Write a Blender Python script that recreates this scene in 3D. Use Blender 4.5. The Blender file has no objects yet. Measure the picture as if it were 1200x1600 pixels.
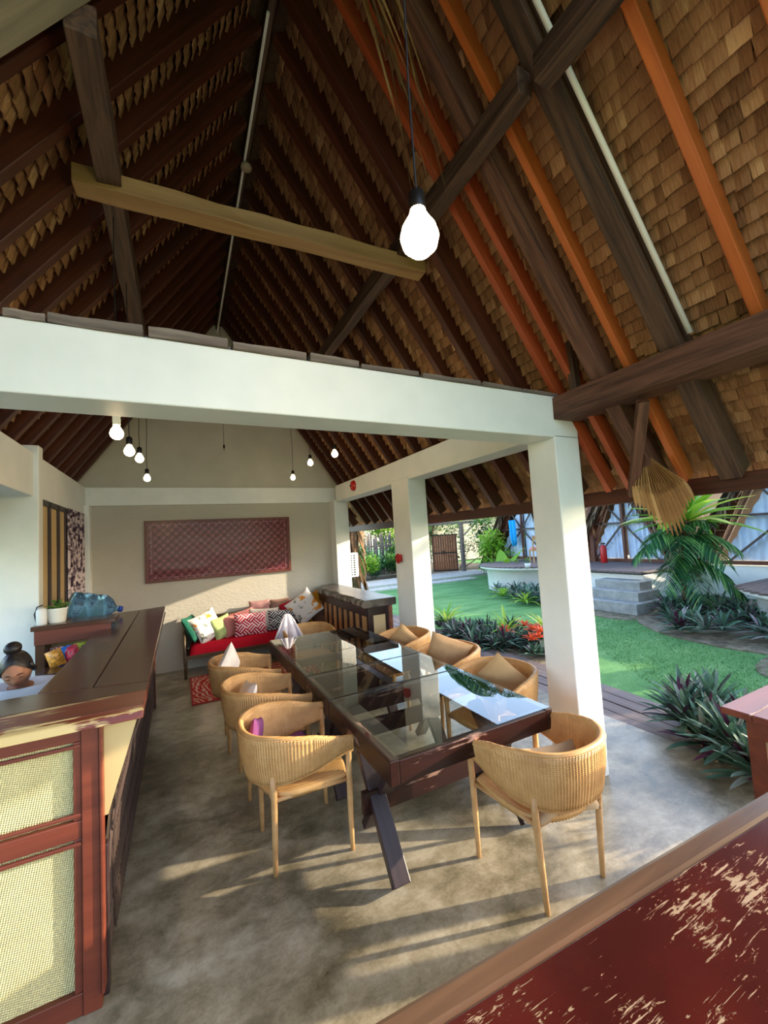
import bpy, math, random
from math import sin, cos, pi, radians, sqrt, atan2
from mathutils import Vector, Matrix, Euler, noise
random.seed(7)
RN = random.Random(11)
SC = bpy.context.scene
COL = SC.collection

# ------------------------------------------------------------------ camera
def cam_axes(yaw, pitch, roll):
    cy, sy, cp, sp = cos(yaw), sin(yaw), cos(pitch), sin(pitch)
    f = Vector((sy*cp, cy*cp, sp)); r = Vector((cy, -sy, 0)); u = r.cross(f)
    cr, sr = cos(roll), sin(roll)
    return r*cr+u*sr, -r*sr+u*cr, f
r_, u_, f_ = cam_axes(radians(26.97), radians(3.845), radians(-3.4266))
cd = bpy.data.cameras.new('camera'); cam = bpy.data.objects.new('camera', cd); COL.objects.link(cam)
cam.matrix_world = Matrix(((r_.x, u_.x, -f_.x, 0), (r_.y, u_.y, -f_.y, 0), (r_.z, u_.z, -f_.z, 1.9), (0, 0, 0, 1)))
cd.sensor_fit = 'HORIZONTAL'; cd.sensor_width = 36; cd.lens = 638.9/1200*36
cd.shift_x = -3.5/1200; cd.shift_y = -2.5/1200; cd.clip_start = 0.02; cd.clip_end = 300
SC.camera = cam
# ------------------------------------------------------------------ world and sun
W = bpy.data.worlds.new('world'); SC.world = W; W.use_nodes = True
nt = W.node_tree; nt.nodes.clear()
wo = nt.nodes.new('ShaderNodeOutputWorld'); bg = nt.nodes.new('ShaderNodeBackground')
sky = nt.nodes.new('ShaderNodeTexSky'); sky.sky_type = 'NISHITA'; sky.sun_disc = False
sky.sun_elevation = radians(24); sky.sun_rotation = radians(107); sky.air_density = 1.0; sky.dust_density = 1.5; sky.ozone_density = 1.0
nt.links.new(sky.outputs[0], bg.inputs[0]); nt.links.new(bg.outputs[0], wo.inputs[0])
bg.inputs[1].default_value = 0.62
sd = bpy.data.lights.new('sun', 'SUN'); sun = bpy.data.objects.new('sun', sd); COL.objects.link(sun)
SUN_TO = Vector((0.957, -0.29, 0.272)).normalized()
sun.rotation_euler = SUN_TO.to_track_quat('Z', 'Y').to_euler(); sd.energy = 7.5; sd.angle = radians(0.7); sd.color = (1.0, 0.83, 0.60)
SC.view_settings.view_transform = 'Standard'; SC.view_settings.look = 'None'; SC.view_settings.gamma = 1
SC.view_settings.use_curve_mapping = False; SC.view_settings.exposure = 0.66
SC.cycles.max_bounces = 8; SC.cycles.diffuse_bounces = 5; SC.cycles.glossy_bounces = 4; SC.cycles.transmission_bounces = 8; SC.cycles.transparent_max_bounces = 12
SC.cycles.sample_clamp_indirect = 6
try: SC.cycles.use_denoising = True
except Exception: pass

# ------------------------------------------------------------------ helpers
def S(r, g, b):
    return tuple(((c/255)/12.92 if c/255 <= .04045 else ((c/255+.055)/1.055)**2.4) for c in (r, g, b))+(1,)

class NT:
    def __init__(s, name):
        s.m = bpy.data.materials.new(name); s.m.use_nodes = True; s.t = s.m.node_tree
        s.b = s.t.nodes['Principled BSDF']; s.out = s.t.nodes['Material Output']
    def n(s, typ, **k):
        x = s.t.nodes.new(typ)
        for a, v in k.items(): setattr(x, a, v)
        return x
    def l(s, a, b): s.t.links.new(a, b)
    def coord(s, scale=(1, 1, 1), rot=(0, 0, 0), src='Object', loc=(0, 0, 0)):
        tc = s.n('ShaderNodeTexCoord'); mp = s.n('ShaderNodeMapping')
        mp.inputs['Scale'].default_value = scale; mp.inputs['Rotation'].default_value = rot; mp.inputs['Location'].default_value = loc
        s.l(tc.outputs[src], mp.inputs[0]); return mp.outputs[0]
    def noise(s, vec, scale, detail=4, rough=.55, dist=0):
        x = s.n('ShaderNodeTexNoise'); x.inputs['Scale'].default_value = scale; x.inputs['Detail'].default_value = detail
        x.inputs['Roughness'].default_value = rough; x.inputs['Distortion'].default_value = dist; s.l(vec, x.inputs['Vector']); return x.outputs['Fac']
    def ramp(s, fac, stops, interp='LINEAR'):
        x = s.n('ShaderNodeValToRGB'); x.color_ramp.interpolation = interp; e = x.color_ramp.elements
        while len(e) < len(stops): e.new(.5)
        for i, (p, c) in enumerate(stops): e[i].position = p; e[i].color = c if len(c) == 4 else tuple(c)+(1,)
        s.l(fac, x.inputs[0]); return x.outputs[0]
    def math(s, op, a, b=None, c=None):
        x = s.n('ShaderNodeMath', operation=op)
        for i, v in enumerate((a, b, c)):
            if v is None: continue
            if isinstance(v, (int, float)): x.inputs[i].default_value = v
            else: s.l(v, x.inputs[i])
        return x.outputs[0]
    def mix(s, fac, a, b, mode='MIX'):
        x = s.n('ShaderNodeMix', data_type='RGBA', blend_type=mode)
        for i, v in ((0, fac), (6, a), (7, b)):
            if isinstance(v, (int, float)): x.inputs[i].default_value = v
            elif isinstance(v, tuple): x.inputs[i].default_value = v
            else: s.l(v, x.inputs[i])
        return x.outputs[2]
    def bump(s, h, strength=.3, dist=.01):
        x = s.n('ShaderNodeBump'); x.inputs['Strength'].default_value = strength; x.inputs['Distance'].default_value = dist
        s.l(h, x.inputs['Height']); s.l(x.outputs[0], s.b.inputs['Normal'])
    def col(s, c):
        if isinstance(c, tuple): s.b.inputs['Base Color'].default_value = c
        else: s.l(c, s.b.inputs['Base Color'])
    def set(s, rough=.6, spec=None, metal=None, **k):
        s.b.inputs['Roughness'].default_value = rough
        if spec is not None: s.b.inputs['Specular IOR Level'].default_value = spec
        if metal is not None: s.b.inputs['Metallic'].default_value = metal
        return s.m

def m_var(name, a, b, scale=6, rough=.6, stretch=(1, 1, 1), bump=.2, bd=.005, spec=.3, rnd=.0, metal=0):
    """two tones mixed by noise, with object-to-object variation"""
    k = NT(name); v = k.coord(stretch); f = k.noise(v, scale)
    c = k.ramp(f, [(.3, a), (.7, b)])
    if rnd:
        oi = k.n('ShaderNodeObjectInfo'); r = k.math('MULTIPLY_ADD', oi.outputs['Random'], rnd*2, 1-rnd)
        hs = k.n('ShaderNodeHueSaturation'); k.l(r, hs.inputs['Value']); k.l(c, hs.inputs['Color']); c = hs.outputs[0]
    k.col(c)
    if bump: k.bump(k.noise(v, scale*3, 5), bump, bd)
    return k.set(rough, spec, metal)

def m_wood(name, a, b, rough=.5, grain=40, rnd=.15, bump=.25, spec=.35, wear=None, wear_at=.62):
    """wood whose grain runs along local X"""
    k = NT(name); v = k.coord((.06, 1, 1)); f = k.noise(v, grain, 5, .6, .3); f2 = k.noise(k.coord((.4, 1, 1)), 5, 3)
    c = k.ramp(f, [(.28, a), (.72, b)]); c = k.mix(k.math('MULTIPLY', f2, .45), c, a)
    if wear:
        w = k.noise(k.coord((.12, 1, 1), loc=(3, 1, 2)), grain*.5, 6, .7); w2 = k.noise(k.coord((1, 1, 1)), 3, 3)
        c = k.mix(k.ramp(k.math('ADD', w, k.math('MULTIPLY', k.math('SUBTRACT', w2, .5), .5)), [(wear_at, (0, 0, 0)), (wear_at+.04, (1, 1, 1))]), c, wear)
    if rnd:
        oi = k.n('ShaderNodeObjectInfo'); r = k.math('MULTIPLY_ADD', oi.outputs['Random'], rnd*2, 1-rnd)
        hs = k.n('ShaderNodeHueSaturation'); k.l(r, hs.inputs['Value']); k.l(c, hs.inputs['Color']); c = hs.outputs[0]
    k.col(c); k.bump(f, bump, .004); return k.set(rough, spec)

def m_plain(name, c, rough=.5, spec=.4, metal=0, emit=None, es=0, alpha=None, trans=0):
    k = NT(name); k.col(c)
    if emit: k.b.inputs['Emission Color'].default_value = emit; k.b.inputs['Emission Strength'].default_value = es
    if trans: k.b.inputs['Transmission Weight'].default_value = trans
    return k.set(rough, spec, metal)

def m_tone(name, stops, rough=.8, sc=30, bump=.5, spec=.15, trans=0, stretch=(1, 1, 1), amp=.5):
    """colour from the per-piece attribute 'tone' plus fine noise"""
    k = NT(name); at = k.n('ShaderNodeAttribute', attribute_name='tone'); v = k.coord(stretch)
    f = k.noise(v, sc, 4); t = k.math('ADD', at.outputs['Fac'], k.math('MULTIPLY', k.math('SUBTRACT', f, .5), amp))
    k.col(k.ramp(t, stops)); k.bump(f, bump, .004); m = k.set(rough, spec)
    if trans:
        tr = k.n('ShaderNodeBsdfTranslucent'); mx = k.n('ShaderNodeMixShader'); mx.inputs[0].default_value = trans
        k.l(k.ramp(t, stops), tr.inputs[0]); k.l(k.b.outputs[0], mx.inputs[1]); k.l(tr.outputs[0], mx.inputs[2]); k.l(mx.outputs[0], k.out.inputs[0])
    return m

class MB:
    def __init__(s): s.v = []; s.f = []; s.t = []; s.tone = 0.5
    def add(s, vs, fs):
        n = len(s.v); s.v += [tuple(p) for p in vs]; s.f += [tuple(i+n for i in f) for f in fs]; s.t += [s.tone]*len(vs); return s
    def box(s, c, d, R=None, taper=None):
        hx, hy, hz = d[0]/2, d[1]/2, d[2]/2; vs = []
        for z in (-hz, hz):
            k = taper if (taper and z > 0) else 1
            for x, y in ((-hx, -hy), (hx, -hy), (hx, hy), (-hx, hy)):
                p = Vector((x*k, y*k, z)); p = R @ p if R is not None else p; vs.append(Vector(c)+p)
        return s.add(vs, [(0, 3, 2, 1), (4, 5, 6, 7), (0, 1, 5, 4), (1, 2, 6, 5), (2, 3, 7, 6), (3, 0, 4, 7)])
    def span(s, a, b):
        return s.box([(a[i]+b[i])/2 for i in range(3)], [abs(b[i]-a[i]) for i in range(3)])
    def hexa(s, vs): return s.add(vs, [(0, 3, 2, 1), (4, 5, 6, 7), (0, 1, 5, 4), (1, 2, 6, 5), (2, 3, 7, 6), (3, 0, 4, 7)])
    def bar(s, p0, p1, w, h, up=(0, 0, 1)):
        p0, p1 = Vector(p0), Vector(p1); x = (p1-p0).normalized(); y = Vector(up).cross(x)
        if y.length < 1e-4: y = Vector((0, 1, 0)).cross(x)
        y.normalize(); z = x.cross(y); a, b = y*(w/2), z*(h/2)
        return s.hexa([p0-a-b, p1-a-b, p1+a-b, p0+a-b, p0-a+b, p1-a+b, p1+a+b, p0+a+b])
    def tube(s, pts, rad, n=8, cap=True):
        pts = [Vector(p) for p in pts]; m = len(pts)
        if not hasattr(rad, '__len__'): rad = [rad]*m
        ref = None; vs = []
        for i, p in enumerate(pts):
            t = (pts[min(i+1, m-1)]-pts[max(i-1, 0)]).normalized()
            if ref is None: ref = Vector((0, 0, 1)) if abs(t.z) < .9 else Vector((1, 0, 0))
            u = (ref-t*ref.dot(t)).normalized(); w = t.cross(u); ref = u
            vs += [p+(u*cos(2*pi*k/n)+w*sin(2*pi*k/n))*rad[i] for k in range(n)]
        fs = [(i*n+k, i*n+(k+1) % n, (i+1)*n+(k+1) % n, (i+1)*n+k) for i in range(m-1) for k in range(n)]
        if cap: fs += [tuple(range(n))[::-1], tuple((m-1)*n+k for k in range(n))]
        return s.add(vs, fs)
    def lathe(s, prof, n=24, c=(0, 0, 0), R=None):
        vs = []
        for r, z in prof:
            for k in range(n):
                p = Vector((r*cos(2*pi*k/n), r*sin(2*pi*k/n), z)); p = R @ p if R is not None else p; vs.append(Vector(c)+p)
        m = len(prof)
        return s.add(vs, [(i*n+k, i*n+(k+1) % n, (i+1)*n+(k+1) % n, (i+1)*n+k) for i in range(m-1) for k in range(n)])
    def prism(s, poly, z0, z1):
        n = len(poly); vs = [(x, y, z0) for x, y in poly]+[(x, y, z1) for x, y in poly]
        return s.add(vs, [tuple(range(n))[::-1], tuple(range(n, 2*n))]+[(i, (i+1) % n, n+(i+1) % n, n+i) for i in range(n)])
    def leaf(s, base, d, up, L, Wd, droop=.3, seg=6, fold=.15, point=.9):
        """lance-shaped leaf blade, folded on its midrib and bending down"""
        d = Vector(d).normalized(); sd_ = d.cross(Vector(up))
        if sd_.length < 1e-3: sd_ = Vector((1, 0, 0))
        sd_.normalize(); nrm = sd_.cross(d).normalized(); vs = []; fs = []
        for i in range(seg+1):
            t = i/seg; wv = Wd*.5*(sin(pi*min(1, t*point+.08))**.7 if t < 1 else 0.02)
            p = Vector(base)+d*(L*t)-Vector((0, 0, 1))*(droop*L*t*t)
            vs += [p-sd_*wv+nrm*wv*fold*2, p, p+sd_*wv+nrm*wv*fold*2]
        for i in range(seg):
            a = i*3; fs += [(a, a+1, a+4, a+3), (a+1, a+2, a+5, a+4)]
        return s.add(vs, fs)
    def data(s, name, smooth=False):
        me = bpy.data.meshes.new(name); me.from_pydata(s.v, [], s.f); me.update()
        a = me.attributes.new('tone', 'FLOAT', 'POINT'); a.data.foreach_set('value', s.t)
        if smooth: me.polygons.foreach_set('use_smooth', [True]*len(me.polygons))
        return me
    def build(s, name, mt, parent=None, smooth=False, bevel=0):
        return mesh_obj(name, s.data(name, smooth), mt, parent, bevel)

def mesh_obj(name, me, mt, parent=None, bevel=0, mw=None):
    if mt is not None and not me.materials: me.materials.append(mt)
    o = bpy.data.objects.new(name, me); COL.objects.link(o)
    if parent is not None: o.parent = parent
    if mw is not None: o.matrix_local = mw
    if bevel:
        b = o.modifiers.new('bevel', 'BEVEL'); b.width = bevel; b.segments = 2; b.limit_method = 'ANGLE'
    return o
def tag(o, label=None, cat=None, group=None, kind=None):
    if label: o['label'] = label
    if cat: o['category'] = cat
    if group: o['group'] = group
    if kind: o['kind'] = kind
    return o
def thing(name, label, cat, loc=(0, 0, 0), rz=0, group=None):
    o = bpy.data.objects.new(name, None); COL.objects.link(o); o.empty_display_size = .1
    o.location = loc; o.rotation_euler = (0, 0, rz); return tag(o, label, cat, group)
def struct(name, loc=(0, 0, 0)):
    o = bpy.data.objects.new(name, None); COL.objects.link(o); o.location = loc; o['kind'] = 'structure'; return o
def copy_tree(o, parent=None):
    c = o.copy(); COL.objects.link(c); c.parent = parent
    for ch in list(o.children): copy_tree(ch, c)
    return c
def frame_mw(p0, p1, up=(0, 0, 1)):
    """matrix with X from p0 to p1"""
    p0, p1 = Vector(p0), Vector(p1); x = (p1-p0).normalized(); y = Vector(up).cross(x).normalized(); z = x.cross(y)
    m = Matrix((x, y, z)).transposed().to_4x4(); m.translation = p0; return m
_bc = {}
def beam(name, p0, p1, w, h, mt, parent, up=(0, 0, 1), bevel=.006, rough=0):
    """timber between two points, its own mesh with the grain along it; equal ones share mesh data"""
    L = round((Vector(p1)-Vector(p0)).length, 3); key = (L, w, h, mt.name, rough)
    if key not in _bc:
        b = MB(); n = 1 if not rough else max(4, int(L/.25)); rr = random.Random(int(L*1000)+int(w*1000)); vs = []
        for i in range(n+1):
            for (y, z) in ((-w/2, -h/2), (w/2, -h/2), (w/2, h/2), (-w/2, h/2)):
                vs.append((L*i/n, y+rr.uniform(-rough, rough), z+rr.uniform(-rough, rough)))
        fs = [(0, 1, 2, 3)[::-1], tuple(4*n+k for k in range(4))]
        fs += [(4*i+k, 4*i+(k+1) % 4, 4*i+4+(k+1) % 4, 4*i+4+k) for i in range(n) for k in range(4)]
        b.add(vs, fs); me = b.data(name); me.materials.append(mt); _bc[key] = me
    return mesh_obj(name, _bc[key], mt, parent, bevel, frame_mw(p0, p1, up))

# ------------------------------------------------------------------ materials
M = {}
M['white'] = m_var('white_paint', S(218, 222, 220), S(230, 232, 230), 3, .45, bump=.12, bd=.01, spec=.35)
M['cream_wall'] = m_var('gable_plaster', S(182, 177, 164), S(196, 191, 180), 2, .7, bump=.2, bd=.01)
def m_trowel():
    k = NT('trowelled_plaster'); v = k.coord((1, 1, 2.2)); f = k.noise(v, 16, 5, .65, .6); g = k.noise(k.coord(), 1.3, 3)
    k.col(k.mix(k.math('MULTIPLY', g, .6), S(178, 173, 160), S(196, 191, 178))); k.bump(f, .55, .02); return k.set(.65, .3)
M['trowel'] = m_trowel()
M['bluelit_wall'] = m_var('white_wall_skylight_tint', S(116, 136, 156), S(130, 148, 166), 2, .55, bump=.08)  # smooth white wall; the blue skylight on it is painted into the base colour
def m_floor():
    k = NT('polished_concrete'); v = k.coord(); a = k.noise(v, 1.3, 8, .62, .3); b = k.noise(k.coord((1, 1.4, 1)), 5, 8, .72, .25); c = k.noise(v, 60, 3)
    f = k.math('ADD', k.math('MULTIPLY', a, .55), k.math('ADD', k.math('MULTIPLY', b, .4), k.math('MULTIPLY', c, .08)))
    k.col(k.ramp(f, [(.38, S(74, 68, 50)), (.46, S(108, 101, 82)), (.53, S(140, 132, 112)), (.62, S(172, 165, 147))]))
    k.l(k.math('MULTIPLY_ADD', b, .35, .16), k.b.inputs['Roughness']); k.bump(k.math('ADD', b, k.math('MULTIPLY', c, .4)), .12, .004)
    k.b.inputs['Specular IOR Level'].default_value = .5; return k.m
M['floor'] = m_floor()
THS = [(.0, S(70, 46, 30)), (.35, S(134, 96, 66)), (.65, S(162, 122, 86)), (1, S(212, 174, 130))]
M['thatch'] = m_tone('palm_leaf_shingle', THS, .75, 26, .9, .2, stretch=(.5, 5, .5), amp=.85)
M['thatch_out'] = m_tone('weathered_thatch', [(0, S(42, 32, 25)), (.5, S(80, 64, 50)), (1, S(132, 112, 88))], .85, 20, .6, .1)
M['rafter'] = m_wood('red_brown_rafter', S(50, 23, 13), S(88, 42, 24), .5, 30, .25)
M['rafter_orange'] = m_wood('varnished_orange_rafter', S(158, 80, 32), S(204, 112, 52), .45, 26, .12)
M['rafter_rust'] = m_wood('rust_red_rafter', S(138, 62, 32), S(184, 88, 48), .45, 28, .1)
M['timber'] = m_wood('dark_weathered_timber', S(36, 24, 18), S(104, 78, 60), .6, 34, .1, .9)
M['timber_red'] = m_wood('reddish_old_timber', S(52, 31, 24), S(134, 92, 72), .6, 34, .1, .9)
M['timber_lt'] = m_wood('pale_barked_pole', S(122, 92, 54), S(168, 134, 86), .55, 14, .05, .5)
M['log'] = m_wood('grey_weathered_log', S(98, 92, 78), S(150, 142, 122), .7, 12, .05, .5)
M['plank_grey'] = m_wood('grey_weathered_plank', S(80, 70, 64), S(156, 142, 132), .75, 30, .18, .6)
M['deck'] = m_wood('grey_deck_board', S(78, 68, 66), S(126, 112, 108), .6, 26, .12, .5)
M['bar_top'] = m_wood('dark_varnished_board', S(60, 34, 25), S(92, 58, 42), .2, 14, .05, .12, .6)
M['bar_worn'] = m_wood('worn_red_board', S(84, 34, 22), S(140, 62, 38), .34, 18, .04, .3, .45, wear=S(196, 172, 118), wear_at=.57)
M['red_frame'] = m_wood('red_painted_frame', S(82, 36, 24), S(116, 56, 38), .4, 16, .06, .2, .4, wear=S(190, 160, 120), wear_at=.74)
M['table'] = m_wood('dark_maroon_table_wood', S(28, 13, 11), S(54, 24, 20), .33, 20, .1, .5, .4, wear=S(142, 112, 100), wear_at=.66)
M['slat'] = m_wood('grey_brown_slat', S(62, 50, 46), S(112, 94, 86), .5, 20, .2, .3)
M['leg_dark'] = m_wood('dark_table_leg', S(32, 21, 23), S(62, 44, 46), .4, 20, .1, .4, .5)
def m_scratch():
    k = NT('scratched_dark_red_paint'); v = k.coord(rot=(0, 0, .55)); base = k.ramp(k.noise(k.coord(), 2.2, 5), [(.35, S(52, 15, 13)), (.65, S(76, 25, 20))])
    s1 = k.noise(k.coord((.10, 1.6, 1), rot=(0, 0, -.6)), 80, 8, .65, .5); s2 = k.noise(k.coord((.25, 1, 1), rot=(0, 0, -.9), loc=(4, 2, 0)), 110, 8, .7, .8)
    area = k.noise(k.coord(loc=(5, 7, 0)), 6, 6); bx = k.math('MULTIPLY', k.math('SUBTRACT', area, .5), .75)
    m1 = k.ramp(k.math('ADD', s1, bx), [(.645, (0, 0, 0)), (.665, (1, 1, 1))]); m2 = k.ramp(k.math('ADD', s2, bx), [(.645, (0, 0, 0)), (.665, (1, 1, 1))])
    c = k.mix(k.math('MAXIMUM', m1, m2), base, S(152, 130, 106)); k.col(c)
    k.bump(k.noise(v, 40, 4), .12, .003); k.l(k.math('MULTIPLY_ADD', m1, .35, .22), k.b.inputs['Roughness']); k.b.inputs['Specular IOR Level'].default_value = .5; return k.m
M['scratch'] = m_scratch()
M['edge_wood'] = m_wood('bare_worn_wood_edge', S(62, 44, 34), S(118, 88, 66), .32, 18, .0, .3, .5)
def m_weave(name, a, b, sc=90, rot=.0, rough=.5):
    k = NT(name); v = k.coord((1, 1, 1), rot=(0, rot, 0)); sp = k.n('ShaderNodeSeparateXYZ'); k.l(v, sp.inputs[0])
    sx = k.math('SINE', k.math('MULTIPLY', sp.outputs[0], sc)); sz = k.math('SINE', k.math('MULTIPLY', sp.outputs[2], sc))
    p = k.math('MULTIPLY', sx, sz); f = k.noise(k.coord(), 7, 4)
    t = k.math('ADD', k.math('MULTIPLY_ADD', p, .3, .3), k.math('MULTIPLY', f, .4)); k.col(k.ramp(t, [(.15, a), (.75, b)])); k.bump(p, .7, .004); return k.set(rough, .35)
M['sawali'] = m_weave('woven_bamboo_panel', S(160, 142, 92), S(214, 204, 152), 520, .6)
M['tan_panel'] = m_weave('tan_woven_panel', S(178, 150, 102), S(206, 180, 132), 420)
def m_wicker():
    k = NT('honey_wicker'); v = k.coord(); sp = k.n('ShaderNodeSeparateXYZ'); k.l(v, sp.inputs[0])
    w = k.math('SINE', k.math('MULTIPLY', sp.outputs[2], 640)); f = k.noise(v, 14, 4); at = k.n('ShaderNodeAttribute', attribute_name='tone')
    t = k.math('ADD', k.math('MULTIPLY_ADD', w, .06, .0), k.math('ADD', k.math('MULTIPLY', f, .45), k.math('MULTIPLY', at.outputs['Fac'], .5)))
    k.col(k.ramp(t, [(.1, S(122, 82, 44)), (.45, S(194, 146, 90)), (.8, S(226, 184, 126))])); k.bump(w, .35, .002); return k.set(.45, .4)
M['wicker'] = m_wicker()
M['chair_wood'] = m_wood('pale_chair_wood', S(186, 140, 90), S(214, 172, 120), .35, 18, .05, .08, .45)
M['metal_dark'] = m_plain('dark_metal', S(40, 38, 36), .4, .5, .6)
M['cord'] = m_plain('black_cable', S(24, 22, 22), .6)
M['glass'] = None
def m_glass(name, tint=(.93, .97, .95, 1), rough=0.0, refl=1.0):
    k = NT(name); g = k.n('ShaderNodeBsdfGlossy'); g.inputs['Roughness'].default_value = rough; t = k.n('ShaderNodeBsdfTransparent'); t.inputs[0].default_value = tint
    lw = k.n('ShaderNodeFresnel'); lw.inputs[0].default_value = 1.52; mx = k.n('ShaderNodeMixShader')
    ge = k.n('ShaderNodeNewGeometry'); k.l(k.math('MULTIPLY', k.math('MULTIPLY', lw.outputs[0], 1.9*refl), k.math('SUBTRACT', 1, ge.outputs['Backfacing'])), mx.inputs[0]); k.l(t.outputs[0], mx.inputs[1]); k.l(g.outputs[0], mx.inputs[2]); k.l(mx.outputs[0], k.out.inputs[0]); return k.m
M['glass'] = m_glass('clear_table_glass'); M['plastic_wrap'] = m_glass('clear_plastic_wrap', (.97, .97, .98, 1), .22, .35)
def m_jug():
    k = NT('blue_water_jug'); k.col(S(120, 180, 222)); k.b.inputs['Transmission Weight'].default_value = .92; k.b.inputs['IOR'].default_value = 1.2; return k.set(.12, .6)
M['jug'] = m_jug()
M['bulb'] = m_plain('lit_bulb', (1, .8, .5, 1), .4, emit=(1, .78, .45, 1), es=14)
M['red'] = m_plain('red_enamel', S(176, 24, 24), .35, .5)
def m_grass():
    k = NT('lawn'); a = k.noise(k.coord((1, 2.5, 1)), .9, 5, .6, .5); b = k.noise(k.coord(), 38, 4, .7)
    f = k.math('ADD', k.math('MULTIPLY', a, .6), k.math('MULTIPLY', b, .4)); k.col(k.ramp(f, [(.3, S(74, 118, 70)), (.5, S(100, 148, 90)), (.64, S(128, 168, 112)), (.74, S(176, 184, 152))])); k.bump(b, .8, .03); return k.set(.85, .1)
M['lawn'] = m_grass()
M['blade'] = m_tone('grass_blade', [(0, S(72, 116, 66)), (.6, S(102, 150, 88)), (1, S(140, 178, 116))], .7, 20, 0, .15, .3)
M['leaf'] = m_tone('green_leaf', [(0, S(22, 62, 26)), (.5, S(62, 122, 46)), (1, S(150, 190, 76))], .45, 8, .1, .4, .25)
M['leaf_bright'] = m_tone('bright_fern_leaf', [(0, S(96, 150, 36)), (.5, S(144, 192, 60)), (1, S(206, 214, 104))], .4, 6, .1, .4, .35)
M['leaf_palm'] = m_tone('palm_leaflet', [(0, S(26, 74, 48)), (.5, S(52, 116, 66)), (1, S(128, 176, 96))], .4, 6, .1, .4, .2)
M['leaf_oyster'] = m_tone('oyster_plant_leaf', [(0, S(78, 34, 62)), (.3, S(52, 82, 66)), (.7, S(98, 136, 112)), (1, S(156, 146, 150))], .6, 4, .1, .25, .1)
M['leaf_red'] = m_tone('orange_red_leaf', [(0, S(170, 46, 26)), (1, S(240, 120, 72))], .5, 8, .1, .3, .3)
M['leaf_dry'] = m_tone('dry_palm_leaf', [(0, S(92, 62, 34)), (.5, S(150, 110, 64)), (1, S(196, 160, 108))], .65, 10, .3, .25, .1)
M['soil'] = m_var('sandy_soil', S(92, 82, 68), S(150, 138, 118), 9, .95, bump=.6, bd=.02, spec=.1)
M['path'] = m_var('pale_concrete_path', S(168, 166, 160), S(196, 194, 186), 5, .8, bump=.3, spec=.2)
M['step'] = m_var('grey_concrete_step', S(134, 136, 134), S(164, 166, 162), 7, .8, bump=.3, spec=.2)
M['curtain'] = m_var('pale_blue_white_curtain', S(176, 200, 226), S(210, 224, 238), 3, .8, bump=.05)
M['teal'] = m_plain('teal_trim', S(96, 190, 200), .5)
M['trunk'] = m_var('palm_trunk', S(78, 62, 48), S(128, 108, 84), 12, .9, (1, 1, 4), .8, .03, .1)

# ------------------------------------------------------------------ structure: ground, floor, walls, posts, beams
g = MB(); g.span((-4.2, -4, -.25), (3.76, 9.2, 0)); fl = g.build('floor', M['floor']); fl['kind'] = 'structure'
b = MB(); nx, ny = 60, 60
vs = [(-30+ (i/nx)*110 if False else -25+i*1.6, -20+j*1.6, -.07) for j in range(ny) for i in range(nx)]
b.add(vs, [(j*nx+i, j*nx+i+1, (j+1)*nx+i+1, (j+1)*nx+i) for j in range(ny-1) for i in range(nx-1)])
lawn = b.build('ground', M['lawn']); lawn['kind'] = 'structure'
b = MB(); rr = random.Random(3)
for i in range(30000):
    d = 1.2+rr.random()**1.5*9; a = radians(rr.uniform(20, 92)); x, y = 4.0+d*cos(a-radians(35)), 1.5+d*sin(a-radians(35))*1.0
    if x < 4.62 or x > 12 or y < -1 or y > 13: continue
    h = rr.uniform(.015, .035); w = .004+d*.0006; an = rr.uniform(0, pi); b.tone = rr.random()
    dx, dy = cos(an)*w, sin(an)*w; lx, ly = rr.uniform(-.02, .02), rr.uniform(-.02, .02)
    b.add([(x-dx, y-dy, -.07), (x+dx, y+dy, -.07), (x+lx, y+ly, -.07+h)], [(0, 1, 2)])
tag(b.build('grass', M['blade']), 'short green lawn grass growing beyond the boardwalk', 'grass', kind='stuff')

def slab(name, a, c, mt, bevel=.008, parent=None):
    m_ = MB().span(a, c); o = m_.build(name, mt, parent, bevel=bevel)
    if parent is None: o['kind'] = 'structure'
    return o
WX, BY = -1.24, 7.47
slab('pillar', (2.605, 2.18, 0), (2.88, 2.46, 2.62), M['white'])
slab('pillar', (2.605, 4.47, 0), (2.87, 4.93, 2.66), M['white'])
slab('pillar', (2.585, 7.2, 0), (2.86, 7.6, 2.66), M['white'])
slab('pillar', (-1.5, 5.0, 0), (-1.2, 5.14, 3.0), M['white'])
slab('beam', (-1.5, 2.18, 2.60), (2.88, 2.44, 2.925), M['white'])
slab('beam', (2.62, 2.44, 2.63), (2.88, 7.2, 2.925), M['white'])
slab('beam', (-1.5, 2.44, 2.5), (WX, 7.47, 2.925), M['white'])
slab('beam', (-1.5, 7.44, 2.64), (2.88, 7.66, 2.925), M['white'])
slab('wall_back', (-1.5, 7.47, 0), (2.62, 7.66, 2.64), M['trowel'])
b = MB(); b.hexa([(-1.5, 7.5, 2.925), (2.86, 7.5, 2.925), (2.86, 7.62, 2.925), (-1.5, 7.62, 2.925), (.6, 7.5, 5.82), (.76, 7.5, 5.82), (.76, 7.62, 5.82), (.6, 7.62, 5.82)])
b.build('wall_gable', M['cream_wall'])['kind'] = 'structure'
slab('wall_left', (-1.5, 5.14, 0), (-1.27, 7.5, 2.5), M['white'])
slab('wall_left_return', (-1.62, 5.02, 0), (-1.3, 5.12, 2.6), M['bluelit_wall'])
slab('trim_1', (WX-.001, 7.3, 0), (-1.17, 7.47, 2.64), M['white'])

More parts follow.
